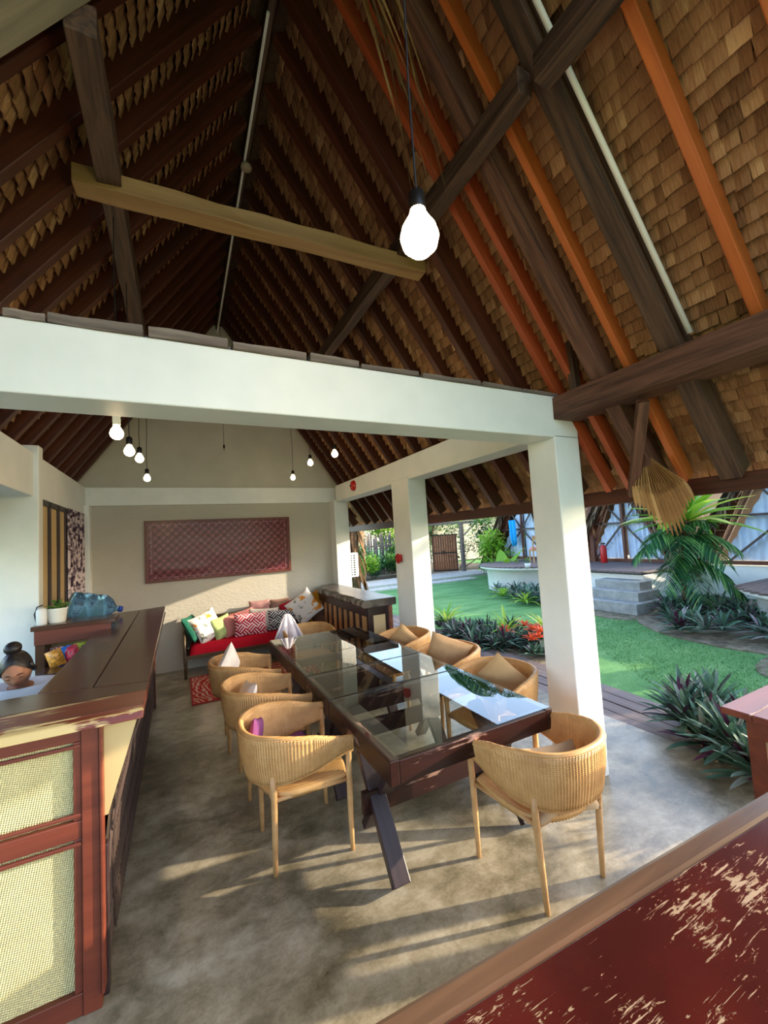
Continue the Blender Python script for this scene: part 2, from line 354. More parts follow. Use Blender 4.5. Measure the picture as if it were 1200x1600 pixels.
# ------------------------------------------------------------------ roof
SL = 1.43; RX, RZ = .68, 5.8; RAFW = .07
roof = struct('ceiling')
def rp(x, off=0, sg=1):
    """height of the rafter underside at x on the right (sg=1) or left (sg=-1) slope"""
    return RZ-SL*sg*(x-RX)-off
XE = 3.22; XL = -1.86
nR = Vector((SL, 0, 1)).normalized(); dep = .13
def rafter(y, sg, w, h, mt, x_end=None, x0=None, drop=0, name='rafter'):
    xe = x_end if x_end is not None else (XE if sg > 0 else XL)
    xs = x0 if x0 is not None else RX+sg*.04
    n = Vector((sg*SL, 0, 1)).normalized()
    a = Vector((xs, y, rp(xs, 0, sg)))+n*(h/2-drop); c = Vector((xe, y, rp(xe, 0, sg)))+n*(h/2-drop)
    return beam(name, a, c, w, h, mt, roof, up=n)
ys = [2.84, 3.22, 3.6, 3.98, 4.36, 4.72, 5.06, 5.42, 5.78, 6.14, 6.5, 6.86, 7.22, 7.9, 8.3]
for y in ys:
    rafter(y, 1, .065, .14, M['rafter']); rafter(y, -1, .065, .14, M['rafter'])
for y, w, h, mt, dr in ((.55, .07, .11, 'rafter_orange', 0), (.93, .055, .11, 'rafter_orange', 0), (1.33, .12, .16, 'timber', .04), (1.62, .045, .12, 'rafter_orange', 0), (1.80, .11, .17, 'timber_red', .05),
                        (2.02, .05, .12, 'rafter_rust', 0), (2.2, .05, .12, 'rafter_rust', 0), (2.5, .08, .2, 'rafter', .06), (.15, .07, .11, 'rafter', 0), (-.3, .07, .11, 'rafter', 0), (-.75, .07, .11, 'rafter', 0)):
    rafter(y, 1, w, h, M[mt], drop=dr)
for y in (-.75, -.3, .15, .55, .95, 1.35, 2.1, 2.5): rafter(y, -1, .065, .14, M['rafter'])
rafter(1.8, -1, .20, .20, M['log'], drop=.12)
# short flare pieces on the eaves
for y in ys+[.55, 1.33, 1.8, 2.2, 2.5, .15, -.3]:
    for sg in (1,):
        n = Vector((SL, 0, 1)).normalized()
        a = Vector((2.72, y+.04, rp(2.72)))+n*.10; c = Vector((XE+.12, y+.04, rp(XE)+.22))
        beam('sprocket', a, c, .05, .1, M['rafter'], roof)
beam('ridge_board', (RX, -1, RZ+.03), (RX, 8.6, RZ+.03), .05, .16, M['timber'], roof)
b = MB().tube([(RX-.02, 2.7, RZ-.06), (RX-.01, 7.4, RZ-.16)], .012, 6); b.build('conduit', M['white'], roof)
beam('purlin', (1.64, 1.36, 4.2), (1.64, 7.5, 4.2), .10, .15, M['timber'], roof, rough=.006)
beam('purlin', (1.68, -.9, 4.16), (1.66, 1.28, 4.16), .10, .15, M['timber'], roof, rough=.006)
beam('purlin', (-.32, 1.9, 4.13), (-.32, 7.5, 4.13), .12, .15, M['timber'], roof, rough=.006)
beam('collar_tie', (-.5, 2.76, 4.08), (1.85, 2.72, 4.1), .13, .11, M['timber_lt'], roof, rough=.006)
beam('wall_plate', (2.745, -1, 2.825), (2.745, 2.18, 2.825), .26, .18, M['timber_red'], roof, rough=.004)
beam('wall_plate', (-1.37, -1, 2.80), (-1.37, 2.18, 2.80), .26, .24, M['timber_red'], roof, rough=.004)
beam('eave_fascia', (XE+.02, -1, 2.125), (XE+.02, 8.6, 2.125), .04, .12, M['rafter'], roof)
beam('eave_fascia', (XL-.02, -1, 2.15), (XL-.02, 8.6, 2.15), .04, .17, M['rafter'], roof)
beam('post', (2.66, 2.0, 2.92), (2.6, 1.98, 3.35), .06, .06, M['timber'], roof, up=(0, 1, 0))
beam('strut', (2.74, 1.57, 2.7), (3.16, 1.96, 2.12), .07, .06, M['timber_red'], roof)
b = MB().tube([(RX+.15, 1.235, rp(RX+.15)+.01), (2.66, 1.225, rp(2.66)+.01)], .016, 8); b.build('pipe', m_plain('white_pipe', S(222, 222, 214), .4), roof, True)
b = MB().lathe([(0, 0), (.05, 0), (.055, .03), (.03, .05), (0, .05)], 16, (RX, 3.97, RZ-.14)); b.build('smoke_detector', m_plain('old_cream_plastic', S(150, 136, 116), .5), roof, True)

# palm leaf shingles: overlapping rows laid on the rafters
def roof_point(v, sg):
    """v metres down the slope from the ridge -> x, z, downward tangent, on the underside of the thatch"""
    n = Vector((sg*SL, 0, 1)).normalized(); t = Vector((sg, 0, -SL)).normalized()
    L1 = 3.55; base = Vector((RX, 0, RZ))+n*.14
    if v <= L1: return base+t*v, t, n
    t2 = Vector((sg, 0, -.88)).normalized(); k = min(1, (v-L1)/.35); tt = (t.lerp(t2, k)).normalized()
    n2 = Vector((-tt.z*sg, 0, tt.x*sg)); n2 = n2 if n2.z > 0 else -n2
    return base+t*L1+((t+t2).normalized())*(v-L1), tt, n2
tiles = []; rr = random.Random(5)
for sg in (1, -1):
    v = .04
    while v < 4.62:
        y = -1.05
        while y < 8.6:
            w = rr.uniform(.045, .10); p, t, n = roof_point(v+rr.uniform(-.008, .008), sg)
            tiles.append((Vector((p.x, y+w/2, p.z)), t, n, w, min(1, max(0, rr.gauss(.5, .13))), sg)); y += w*.97
        v += .082
variants = []
for i in range(14):
    q = MB(); q.tone = i/13; L = .125; th = .008
    # a folded leaf: slightly arched strip
    vs = []
    for (xx, zz) in ((0, 0), (L*.5, -.006), (L, -.018)):
        for yy, z2 in ((-.5, 0), (0, -.007), (.5, 0)): vs.append((xx, yy*.092, zz+z2)); 
    vs += [(x, y, z+th) for x, y, z in vs]
    fs = []
    for a in range(2):
        for c in range(2):
            k = a*3+c; fs += [(k, k+1, k+4, k+3), (k+9, k+12, k+13, k+10)]
    fs += [(6, 7, 16, 15), (7, 8, 17, 16), (0, 3, 12, 9), (3, 6, 15, 12), (2, 11, 14, 5), (5, 14, 17, 8)]
    q.add(vs, fs); me = q.data('shingle'); me.materials.append(M['thatch']); variants.append((me, vs, fs))
camp = Vector((0, 0, 1.9))
def in_view(p):
    d = p-camp; z = d.dot(f_)
    if z < .3: return None
    a, c = d.dot(r_)/z*638.9, d.dot(u_)/z*638.9
    return z if abs(a) < 600 and abs(c) < 800 else None
vis = sorted([(in_view(tl[0]), i) for i, tl in enumerate(tiles) if tl[5] == 1 and in_view(tl[0])])
pick = set(i for _, i in vis[:300])
out = {1: MB(), -1: MB()}
for i, (p, t, n, w, tone, sg) in enumerate(tiles):
    tl = t*cos(.2)-n*sin(.2); tl.normalize(); yv = Vector((0, 1, 0)); jr = rr.uniform(-.05, .05)
    tl = (tl+yv*jr).normalized(); nn = tl.cross(yv); nn = nn if nn.dot(n) > 0 else -nn; yy = nn.cross(tl)
    mw = Matrix((tl, yy*(w/.092), nn)).transposed().to_4x4(); mw.translation = p-t*.03+n*rr.uniform(-.004, .006)
    if i in pick:
        mesh_obj('shingle', variants[int(tone*13.99)][0], M['thatch'], roof, mw=mw)
    else:
        _, vs, fs = variants[int(tone*13.99)]; out[sg].tone = tone; out[sg].add([mw @ Vector(q) for q in vs], fs)
for sg in (1, -1): out[sg].build('shingle_rows', M['thatch'], roof)['kind'] = 'stuff'
# solid thatch layer above the shingles
for sg in (1, -1):
    q = MB(); pts = []
    for v in (0, 1.2, 2.4, 3.55, 4.0, 4.72):
        p, t, n = roof_point(v, sg); pts.append((p+n*.03, p+n*.2))
    for a in range(len(pts)-1):
        (p0, q0), (p1, q1) = pts[a], pts[a+1]
        q.hexa([(p0.x, -1.1, p0.z), (p1.x, -1.1, p1.z), (p1.x, 8.65, p1.z), (p0.x, 8.65, p0.z), (q0.x, -1.1, q0.z), (q1.x, -1.1, q1.z), (q1.x, 8.65, q1.z), (q0.x, 8.65, q0.z)])
    q.build('thatch', M['thatch_out'], roof)['kind'] = 'stuff'
q = MB()
for sg in (1, -1): q.hexa([(RX, -1.1, RZ+.14), (RX+sg*.3, -1.1, RZ-.12), (RX+sg*.3, 8.65, RZ-.12), (RX, 8.65, RZ+.14), (RX, -1.1, RZ+.42), (RX+sg*.34, -1.1, RZ+.05), (RX+sg*.34, 8.65, RZ+.05), (RX, 8.65, RZ+.42)])
q.build('ridge_thatch', M['thatch_out'], roof)['kind'] = 'stuff'
# weathered planks lying on the front beam
caps = struct('beam_capping')
for x0, x1, z in ((-1.2, -.66, .035), (-.64, -.5, .032), (-.49, -.13, .045), (-.11, .245, .05), (.27, .66, .04), (.68, .98, .038), (1.0, 1.4, .03), (1.43, 1.9, .028), (1.92, 2.3, .025), (2.31, 2.7, .024)):
    beam('plank', (x0, 2.20+rr.uniform(0, .02), 2.925+z/2), (x1, 2.20+rr.uniform(0, .02), 2.925+z/2), .09, round(z, 3), M['plank_grey'], caps, rough=.004, bevel=.003)
    beam('plank', (x0+.1, 2.31, 2.925+z/2), (x1+.05, 2.32, 2.925+z/2), .12, round(z, 3), M['plank_grey'], caps, rough=.004, bevel=.003)

# ------------------------------------------------------------------ counter (left) and raised back shelf
ct = thing('bar_counter', 'dark varnished bar counter with woven front panels and slanted slatted side', 'counter', (-.6, 2.3, 0))
def loc(o, p): return tuple(p[i]-o.location[i] for i in range(3))
def cbox(name, a, c, mt, par=None, bevel=.004, root=None):
    root = root or ct; par = par or root
    o = MB().span(loc(root, a), loc(root, c)).build(name, mt, par, bevel=bevel); return o
# worktop boards: two long boards, one shorter by the person, front board, worn nosing
ZT, TH = 1.2, .045
def cpoly(name, poly, z0, z1, mt, bevel=.004, rot=None):
    m_ = MB(); L = ct.location
    if rot:   # grain along Y: build in rotated frame
        m_.prism([(y-L.y, -(x-L.x)) for x, y in poly], z0, z1); o = m_.build(name, mt, ct, bevel=bevel); o.rotation_euler.z = pi/2
    else:
        m_.prism([(x-L.x, y-L.y) for x, y in poly], z0, z1); o = m_.build(name, mt, ct, bevel=bevel)
    return o
cpoly('top_board', [(-.425, 2.72), (-.168, 2.65), (-.183, 6.03), (-.445, 5.93)], ZT-TH, ZT, M['bar_top'], rot=1)
cpoly('top_board', [(-.68, 2.80), (-.43, 2.72), (-.45, 5.93), (-.72, 5.9)], ZT-TH, ZT, M['bar_top'], rot=1)
tag(cpoly('top_board', [(-2.1, 2.52), (-.166, 2.50), (-.168, 2.645), (-.425, 2.715), (-.68, 2.795), (-2.1, 2.80)], ZT-TH, ZT-.001, M['bar_top']))
nose = cpoly('front_board', [(-2.1, 2.30), (-.166, 2.27), (-.166, 2.497), (-2.1, 2.517)], ZT-TH, ZT, M['bar_worn']); nose['label'] = 'sun-worn red front board with flaked edge'
b = MB(); L = ct.location
b.hexa([(-2.1-L.x, 2.245-L.y, 1.155), (-.163-L.x, 2.215-L.y, 1.155), (-.163-L.x, 2.272-L.y, 1.155), (-2.1-L.x, 2.30-L.y, 1.155), (-2.1-L.x, 2.26-L.y, 1.19), (-.163-L.x, 2.23-L.y, 1.19), (-.163-L.x, 2.27-L.y, ZT), (-2.1-L.x, 2.298-L.y, ZT)])
b.build('nosing', M['bar_worn'], ct, bevel=.006)
# front face frame
FY = 2.27
cbox('corner_post', (-.40, FY-.02, 0), (-.335, FY+.06, 1.155), M['red_frame'])
cbox('corner_post', (-.335, FY-.03, .06), (-.322, FY+.02, 1.155), M['red_frame'])
cbox('rail', (-2.1, FY-.01, 1.10), (-.40, FY+.04, 1.155), M['red_frame'])
cbox('rail', (-2.1, FY-.015, .70), (-.40, FY+.04, .775), M['red_frame'])
cbox('rail', (-2.1, FY-.015, 0), (-.40, FY+.04, .09), M['red_frame'])
cbox('bead', (-2.1, FY-.018, .79), (-.40, FY-.002, .806), M['red_frame']); cbox('bead', (-2.1, FY-.018, 1.075), (-.40, FY-.002, 1.09), M['red_frame'])
cbox('bead', (-2.1, FY-.018, .672), (-.40, FY-.002, .688), M['red_frame'])
for z0, z1 in ((.775, 1.10), (.09, .70)):
    cbox('stile', (-.43, FY-.012, z0), (-.40, FY+.03, z1), M['red_frame'])
    cbox('woven_panel', (-1.22, FY+.012, z0), (-.43, FY+.024, z1), M['sawali'], bevel=0)
    cbox('stile', (-1.28, FY-.012, z0), (-1.22, FY+.03, z1), M['red_frame'])
    cbox('woven_panel', (-2.1, FY+.012, z0), (-1.28, FY+.024, z1), M['sawali'], bevel=0)
# cream end wedge and slanted side with crossing slats
b = MB(); b.hexa([tuple(loc(ct, p)) for p in ((-.335, FY+.02, .75), (-.31, FY+.02, .75), (-.31, FY+.05, .75), (-.335, FY+.05, .75), (-.335, FY+.02, 1.15), (-.19, FY+.02, 1.15), (-.19, FY+.05, 1.15), (-.335, FY+.05, 1.15))])
b.build('end_wedge', m_plain('cream_board', S(176, 156, 112), .5), ct)
def side(y, z): return Vector((-.345+.155*(z/1.15)**3.6, y, z))
b = MB(); n = 8
for j in range(n):
    z0, z1 = j*1.15/n, (j+1)*1.15/n; p = [side(FY+.06, z0), side(5.95, z0), side(5.95, z1), side(FY+.06, z1)]
    b.add([loc(ct, q) for q in p], [(0, 1, 2, 3)]); b.add([loc(ct, q-Vector((.02, 0, 0))) for q in p], [(3, 2, 1, 0)])
b.build('side_backing', m_var('dark_backing', S(42, 34, 30), S(64, 54, 46), 12, .6), ct)
cbox('side_post', (-.355, FY+.03, 0), (-.315, FY+.075, .62), M['leg_dark'])
for i in range(84):
    for dr in (1, -1):
        y0 = FY+.06+i*.045; b = MB(); pts = []
        dy = .30*dr; yy0 = y0 if dr > 0 else y0+.30
        if yy0+dy > 5.98: continue
        key = 'slat%d' % dr
        if key not in _bc:
            for k in range(7):
                z = .03+k*1.1/6; q = side(0, z); pts.append((q.x+(.004 if dr > 0 else .014), dy*k/6, z))
            for k in range(6):
                a, c = Vector(pts[k]), Vector(pts[k+1]); b.bar(a, c, .004, .016, up=(1, 0, 0)) if False else b.hexa([a+Vector(o) for o in ((0, -.009, 0), (.005, -.009, 0), (.005, .009, 0), (0, .009, 0))]+[c+Vector(o) for o in ((0, -.009, 0), (.010, -.009, 0), (.010, .009, 0), (0, .009, 0))])
            _bc[key] = b.data('slat'); _bc[key].materials.append(M['slat'])
        o = mesh_obj('slat', _bc[key], None, ct); o.location = loc(ct, (0, yy0, 0))
cbox('side_panel', (-.62, 5.9, 0), (-.3, 5.95, 1.15), M['bar_top'])
# raised shelf unit behind
sh = thing('back_shelf', 'dark brown raised shelf unit with tan back at the end of the bar counter', 'shelf', (-.9, 4.9, 0))
def sbox(name, a, c, mt, bevel=.004): return cbox(name, a, c, mt, sh, bevel, sh)
sbox('top', (-1.19, 4.70, 1.26), (-.56, 5.0, 1.30), M['bar_top']); sbox('fascia', (-1.17, 4.72, 1.13), (-.6, 4.75, 1.26), M['red_frame'])
sbox('side', (-1.17, 4.75, 0), (-1.10, 4.98, 1.26), M['bar_top']); sbox('side', (-.66, 4.75, 0), (-.62, 4.98, 1.155), M['bar_top'])
sbox('back_panel', (-1.10, 4.95, .5), (-.66, 4.97, 1.26), M['tan_panel']); sbox('shelf_board', (-1.10, 4.45, .90), (-.66, 4.95, .93), M['bar_top'])
sbox('side', (-1.10, 4.46, 0), (-1.06, 4.6, .90), M['bar_top']); sbox('side', (-.72, 4.46, 0), (-.68, 4.6, .90), M['bar_top'])
# snack packets on the lower board
rr = random.Random(9)
pk = [('red and white checked packet', S(206, 60, 50), 'check'), ('golden net bag', S(190, 130, 50), None), ('blue foil packet', S(50, 110, 190), None), ('red pouch', S(170, 50, 70), None), ('yellow green packet', S(180, 190, 70), None), ('dark bottle shaped packet', S(40, 44, 60), None), ('pink paper packet', S(210, 120, 130), None), ('white paper packet', S(210, 205, 200), None)]
for i, (lb, c, pt) in enumerate(pk):
    k = NT('packet_%d' % i); 
    if pt:
        ch = k.n('ShaderNodeTexChecker'); ch.inputs['Scale'].default_value = 55; ch.inputs[1].default_value = c; ch.inputs[2].default_value = S(232, 222, 214); k.l(k.coord(), ch.inputs[0]); k.col(ch.outputs[0])
    else: k.col(k.mix(k.ramp(k.noise(k.coord(), 30, 2), [(.5, (0, 0, 0)), (.55, (1, 1, 1))]), c, tuple(min(1, q*1.8) for q in c[:3])+(1,)))
    k.set(.3, .5)
    b = MB(); w, h, t = .12, .15, .04; vs = []; nx_ = 5
    for a in range(nx_+1):
        for c2 in range(nx_+1):
            u, v = a/nx_-.5, c2/nx_-.5; bu = t*max(0, (1-(2*u)**2)*(1-(2*v)**4))
            vs.append((u*w, -bu, v*h+h/2)); 
    vs2 = [(x, -y, z) for x, y, z in vs]; fs = [(a*6+c2, a*6+6+c2, a*6+7+c2, a*6+1+c2) for a in range(5) for c2 in range(5)]
    b.add(vs, fs); b.add(vs2, [f[::-1] for f in fs]); o = b.build('snack_packet', k.m, smooth=True)
    o.location = (-1.04+.052*i, 4.82-.03*(i % 3)-.1*(i % 2), .93+.004*i); o.rotation_euler = (rr.uniform(-.5, .1), rr.uniform(-.3, .3), rr.uniform(-.5, .5))
    tag(o, lb+' in the heap on the low board behind the counter', 'packet')
# potted plant, white jar, water jug
pot = thing('potted_plant', 'small leafy plant in a white pot on the raised shelf', 'plant', (-1.03, 4.85, 1.30))
MB().lathe([(0, 0), (.058, 0), (.064, .01), (.076, .115), (.08, .12), (.08, .135), (.07, .135), (.066, .11), (0, .11)], 24).build('pot', m_plain('white_ceramic', S(226, 224, 216), .4), pot, True)
b = MB(); rr = random.Random(4)
for i in range(34):
    a = rr.uniform(0, 2*pi); e = rr.uniform(.2, 1.2); b.tone = rr.random(); d = (cos(a)*cos(e), sin(a)*cos(e), sin(e)); L = rr.uniform(.03, .08)
    b.tube([(0, 0, .11), Vector(d)*L+Vector((0, 0, .12))], .0015, 4); b.leaf(Vector(d)*L+Vector((0, 0, .12)), (d[0], d[1], .3), (0, 0, 1), .055, .045, .3)
b.build('leaves', M['leaf'], pot)
jar = thing('white_jar', 'white jar with dark lid beside the potted plant', 'jar', (-1.13, 4.78, 1.30))
MB().lathe([(0, 0), (.036, 0), (.04, .01), (.04, .13), (.03, .15), (0, .152)], 20).build('jar_body', m_plain('white_plastic', S(216, 216, 214), .4), jar, True)
MB().tube([(-.036, 0, .02), (-.05, 0, .1), (-.03, 0, .165), (.01, 0, .178)], .006, 6).build('handle', M['metal_dark'], jar, True)
jug = thing('water_jug', 'large translucent blue water jug lying tilted behind the shelf', 'water jug', (-.84, 5.55, 1.335))
R_ = Euler((radians(0), radians(105), radians(20))).to_matrix()
prof = [(0, -.24), (.12, -.24), (.137, -.22), (.137, -.16), (.131, -.15), (.131, -.13), (.137, -.12), (.137, -.03), (.131, -.02), (.131, 0), (.137, .01), (.137, .08), (.10, .14), (.05, .18), (.03, .2), (.03, .235)]
MB().lathe(prof, 28, (0, 0, 0), R_).build('bottle', M['jug'], jug, True)
MB().lathe([(0, .262), (.033, .26), (.036, .225), (.03, .22)], 20, (0, 0, 0), R_).build('cap', m_plain('blue_cap', S(30, 60, 150), .4), jug, True)
st = thing('jug_stand', 'dark wooden stand under the blue water jug', 'stand', (-.99, 5.6, 0))
MB().box((0, 0, 1.155), (.36, .4, .03)).build('top', M['bar_top'], st)
for sx in (-.14, .14):
    for sy in (-.16, .16): MB().box((sx, sy, .57), (.05, .05, 1.14)).build('leg', M['bar_top'], st)
# folding doors and patterned curtain on the left wall
dr = struct('door_1')
for y0, y1 in ((5.16, 5.50), (5.53, 5.86), (5.89, 6.2)):
    MB().span((-1.262, y0, .02), (-1.242, y1, 2.46)).build('panel', M['tan_panel'], dr)
    for a, c in (((-1.264, y0-.012, 0), (-1.228, y0+.03, 2.5)), ((-1.264, y1-.03, 0), (-1.228, y1+.012, 2.5)), ((-1.264, y0, 2.44), (-1.228, y1, 2.5))):
        MB().span(a, c).build('frame', M['leg_dark'], dr)
def m_toile():
    k = NT('dark_patterned_curtain'); v = k.coord((1, 1, 1)); f = k.noise(v, 9, 5, .6, 1.5); vo = k.n('ShaderNodeTexVoronoi'); vo.inputs['Scale'].default_value = 14; k.l(v, vo.inputs['Vector'])
    k.col(k.ramp(k.math('ADD', f, k.math('MULTIPLY', vo.outputs['Distance'], .25)), [(.52, S(58, 44, 58)), (.6, S(120, 104, 118)), (.68, S(214, 200, 204))], 'EASE')); return k.set(.85, .1)
b = MB(); n = 40; vs = []
for i in range(n+1):
    y = 6.24+.98*i/n; x = -1.22+.02*sin(i*1.1)
    vs += [(x, y, .05), (x, y, 2.5)]
b.add(vs, [(2*i, 2*i+2, 2*i+3, 2*i+1) for i in range(n)]); o = b.build('curtain', m_toile(), smooth=True); tag(o, 'dark floral patterned curtain hanging beside the tan folding doors', 'curtain')
sm = o.modifiers.new('s', 'SOLIDIFY'); sm.thickness = .004
# framed textile
pic = thing('framed_textile', 'wide dark red patterned textile in a brown frame under clear plastic', 'wall hanging', (.65, 7.46, 1.9))
def m_textile():
    k = NT('dark_red_patterned_cloth'); v = k.coord(); sp = k.n('ShaderNodeSeparateXYZ'); k.l(v, sp.inputs[0])
    a = k.math('SINE', k.math('MULTIPLY', sp.outputs[0], 52)); c = k.math('SINE', k.math('MULTIPLY', sp.outputs[2], 52)); p = k.math('MULTIPLY', a, c)
    d = k.math('SINE', k.math('MULTIPLY', sp.outputs[0], 104)); e = k.math('SINE', k.math('MULTIPLY', sp.outputs[2], 104)); q = k.math('MULTIPLY', d, e)
    f = k.noise(v, 40, 3); t = k.math('ADD', k.math('MULTIPLY_ADD', p, .22, .4), k.math('ADD', k.math('MULTIPLY', q, .12), k.math('MULTIPLY', f, .2)))
    k.col(k.ramp(t, [(.2, S(58, 16, 26)), (.5, S(98, 34, 44)), (.72, S(128, 62, 70)), (.85, S(186, 130, 130))])); return k.set(.8, .1)
MB().box((0, -.012, 0), (2.2, .012, .92)).build('cloth', m_textile(), pic)
k_ = NT('cloth_border'); sp_ = k_.n('ShaderNodeSeparateXYZ'); k_.l(k_.coord(), sp_.inputs[0])
k_.col(k_.ramp(k_.noise(k_.coord((1, 1, 1)), 60, 3), [(.45, S(96, 26, 40)), (.6, S(176, 120, 130))])); k_.set(.8, .1)
for z in (-.42, .42): MB().box((0, -.02, z), (2.12, .004, .012)).build('border_stripe', k_.m, pic)
for x in (-1.05, 1.05): MB().box((x, -.02, 0), (.012, .004, .84)).build('border_stripe', k_.m, pic)
for a, c in (((-1.14, 0, -.49), (1.14, -.03, -.45)), ((-1.14, 0, .45), (1.14, -.03, .49)), ((-1.14, 0, -.45), (-1.10, -.03, .45)), ((1.10, 0, -.45), (1.14, -.03, .45))):
    o = MB().span(a, c).build('frame', M['red_frame'], pic)
b = MB(); nx_, nz_ = 60, 24; vs = []
for j in range(nz_+1):
    for i in range(nx_+1):
        x, z = -1.1+2.2*i/nx_, -.45+.9*j/nz_; vs.append((x, -.034-.006*abs(noise.noise(Vector((x*3, z*5, 2))))-.0006*noise.noise(Vector((x*14, z*9, 5))), z))
b.add(vs, [(j*61+i, j*61+i+1, j*61+62+i, j*61+61+i) for j in range(nz_) for i in range(nx_)]); b.build('plastic_cover', M['plastic_wrap'], pic, True)

# ------------------------------------------------------------------ tables
def table(y0, y1, divs, label):
    X0, X1 = .93, 2.10; w = .055
    t = thing('dining_table', label, 'table', ((X0+X1)/2, (y0+y1)/2, 0), 0, None)
    def bx(name, a, c, mt, bevel=.004): return MB().span(loc(t, a), loc(t, c)).build(name, mt, t, bevel=bevel)
    def bm(name, p0, p1, ww, hh, mt, up=(0, 0, 1)): 
        return beam(name, loc(t, p0), loc(t, p1), ww, hh, mt, t, up=up, bevel=.004)
    for x in (X0+w/2, X1-w/2): bm('apron', (x, y0, .692), (x, y1, .692), w, .125, M['table'])
    for y in (y0+w/2, y1-w/2): bm('apron', (X0+w, y, .69), (X1-w, y, .69), w, .12, M['table'])
    ds = [y0]+divs+[y1]
    for y in divs: bm('crossbar', (X0+w, y, .705), (X1-w, y, .705), .045, .07, M['table'])
    for a, c in zip(ds[:-1], ds[1:]):
        bx('glass_pane', (X0+.012, a+.008, .752), (X1-.012, c-.006, .760), M['glass'], 0)
    cy = (y0+y1)/2 if (y1-y0) < 1.2 else None
    for c_ in ([cy-.08] if cy and y0 < 2 else [cy] if cy else [y0+.62]):
        hw = .27
        for x in (1.05, 1.98):
            for sgn in (1, -1):
                dxx = .028*sgn
                bm('leg', (x+dxx, c_+sgn*hw, .03), (x+dxx, c_-sgn*(hw-.06), .64), .05, .10, M['leg_dark'], up=(1, 0, 0))
        bm('stretcher', (.93, c_, .34), (2.08, c_, .34), .045, .13, M['table'])
    return t
table(1.96, 2.925, [], 'dark maroon glass-topped table nearest the camera')
table(2.935, 3.54, [], 'narrow dark maroon glass-topped table in the middle of the row')
table(3.55, 5.12, [4.15], 'long dark maroon glass-topped table closest to the red sofa')

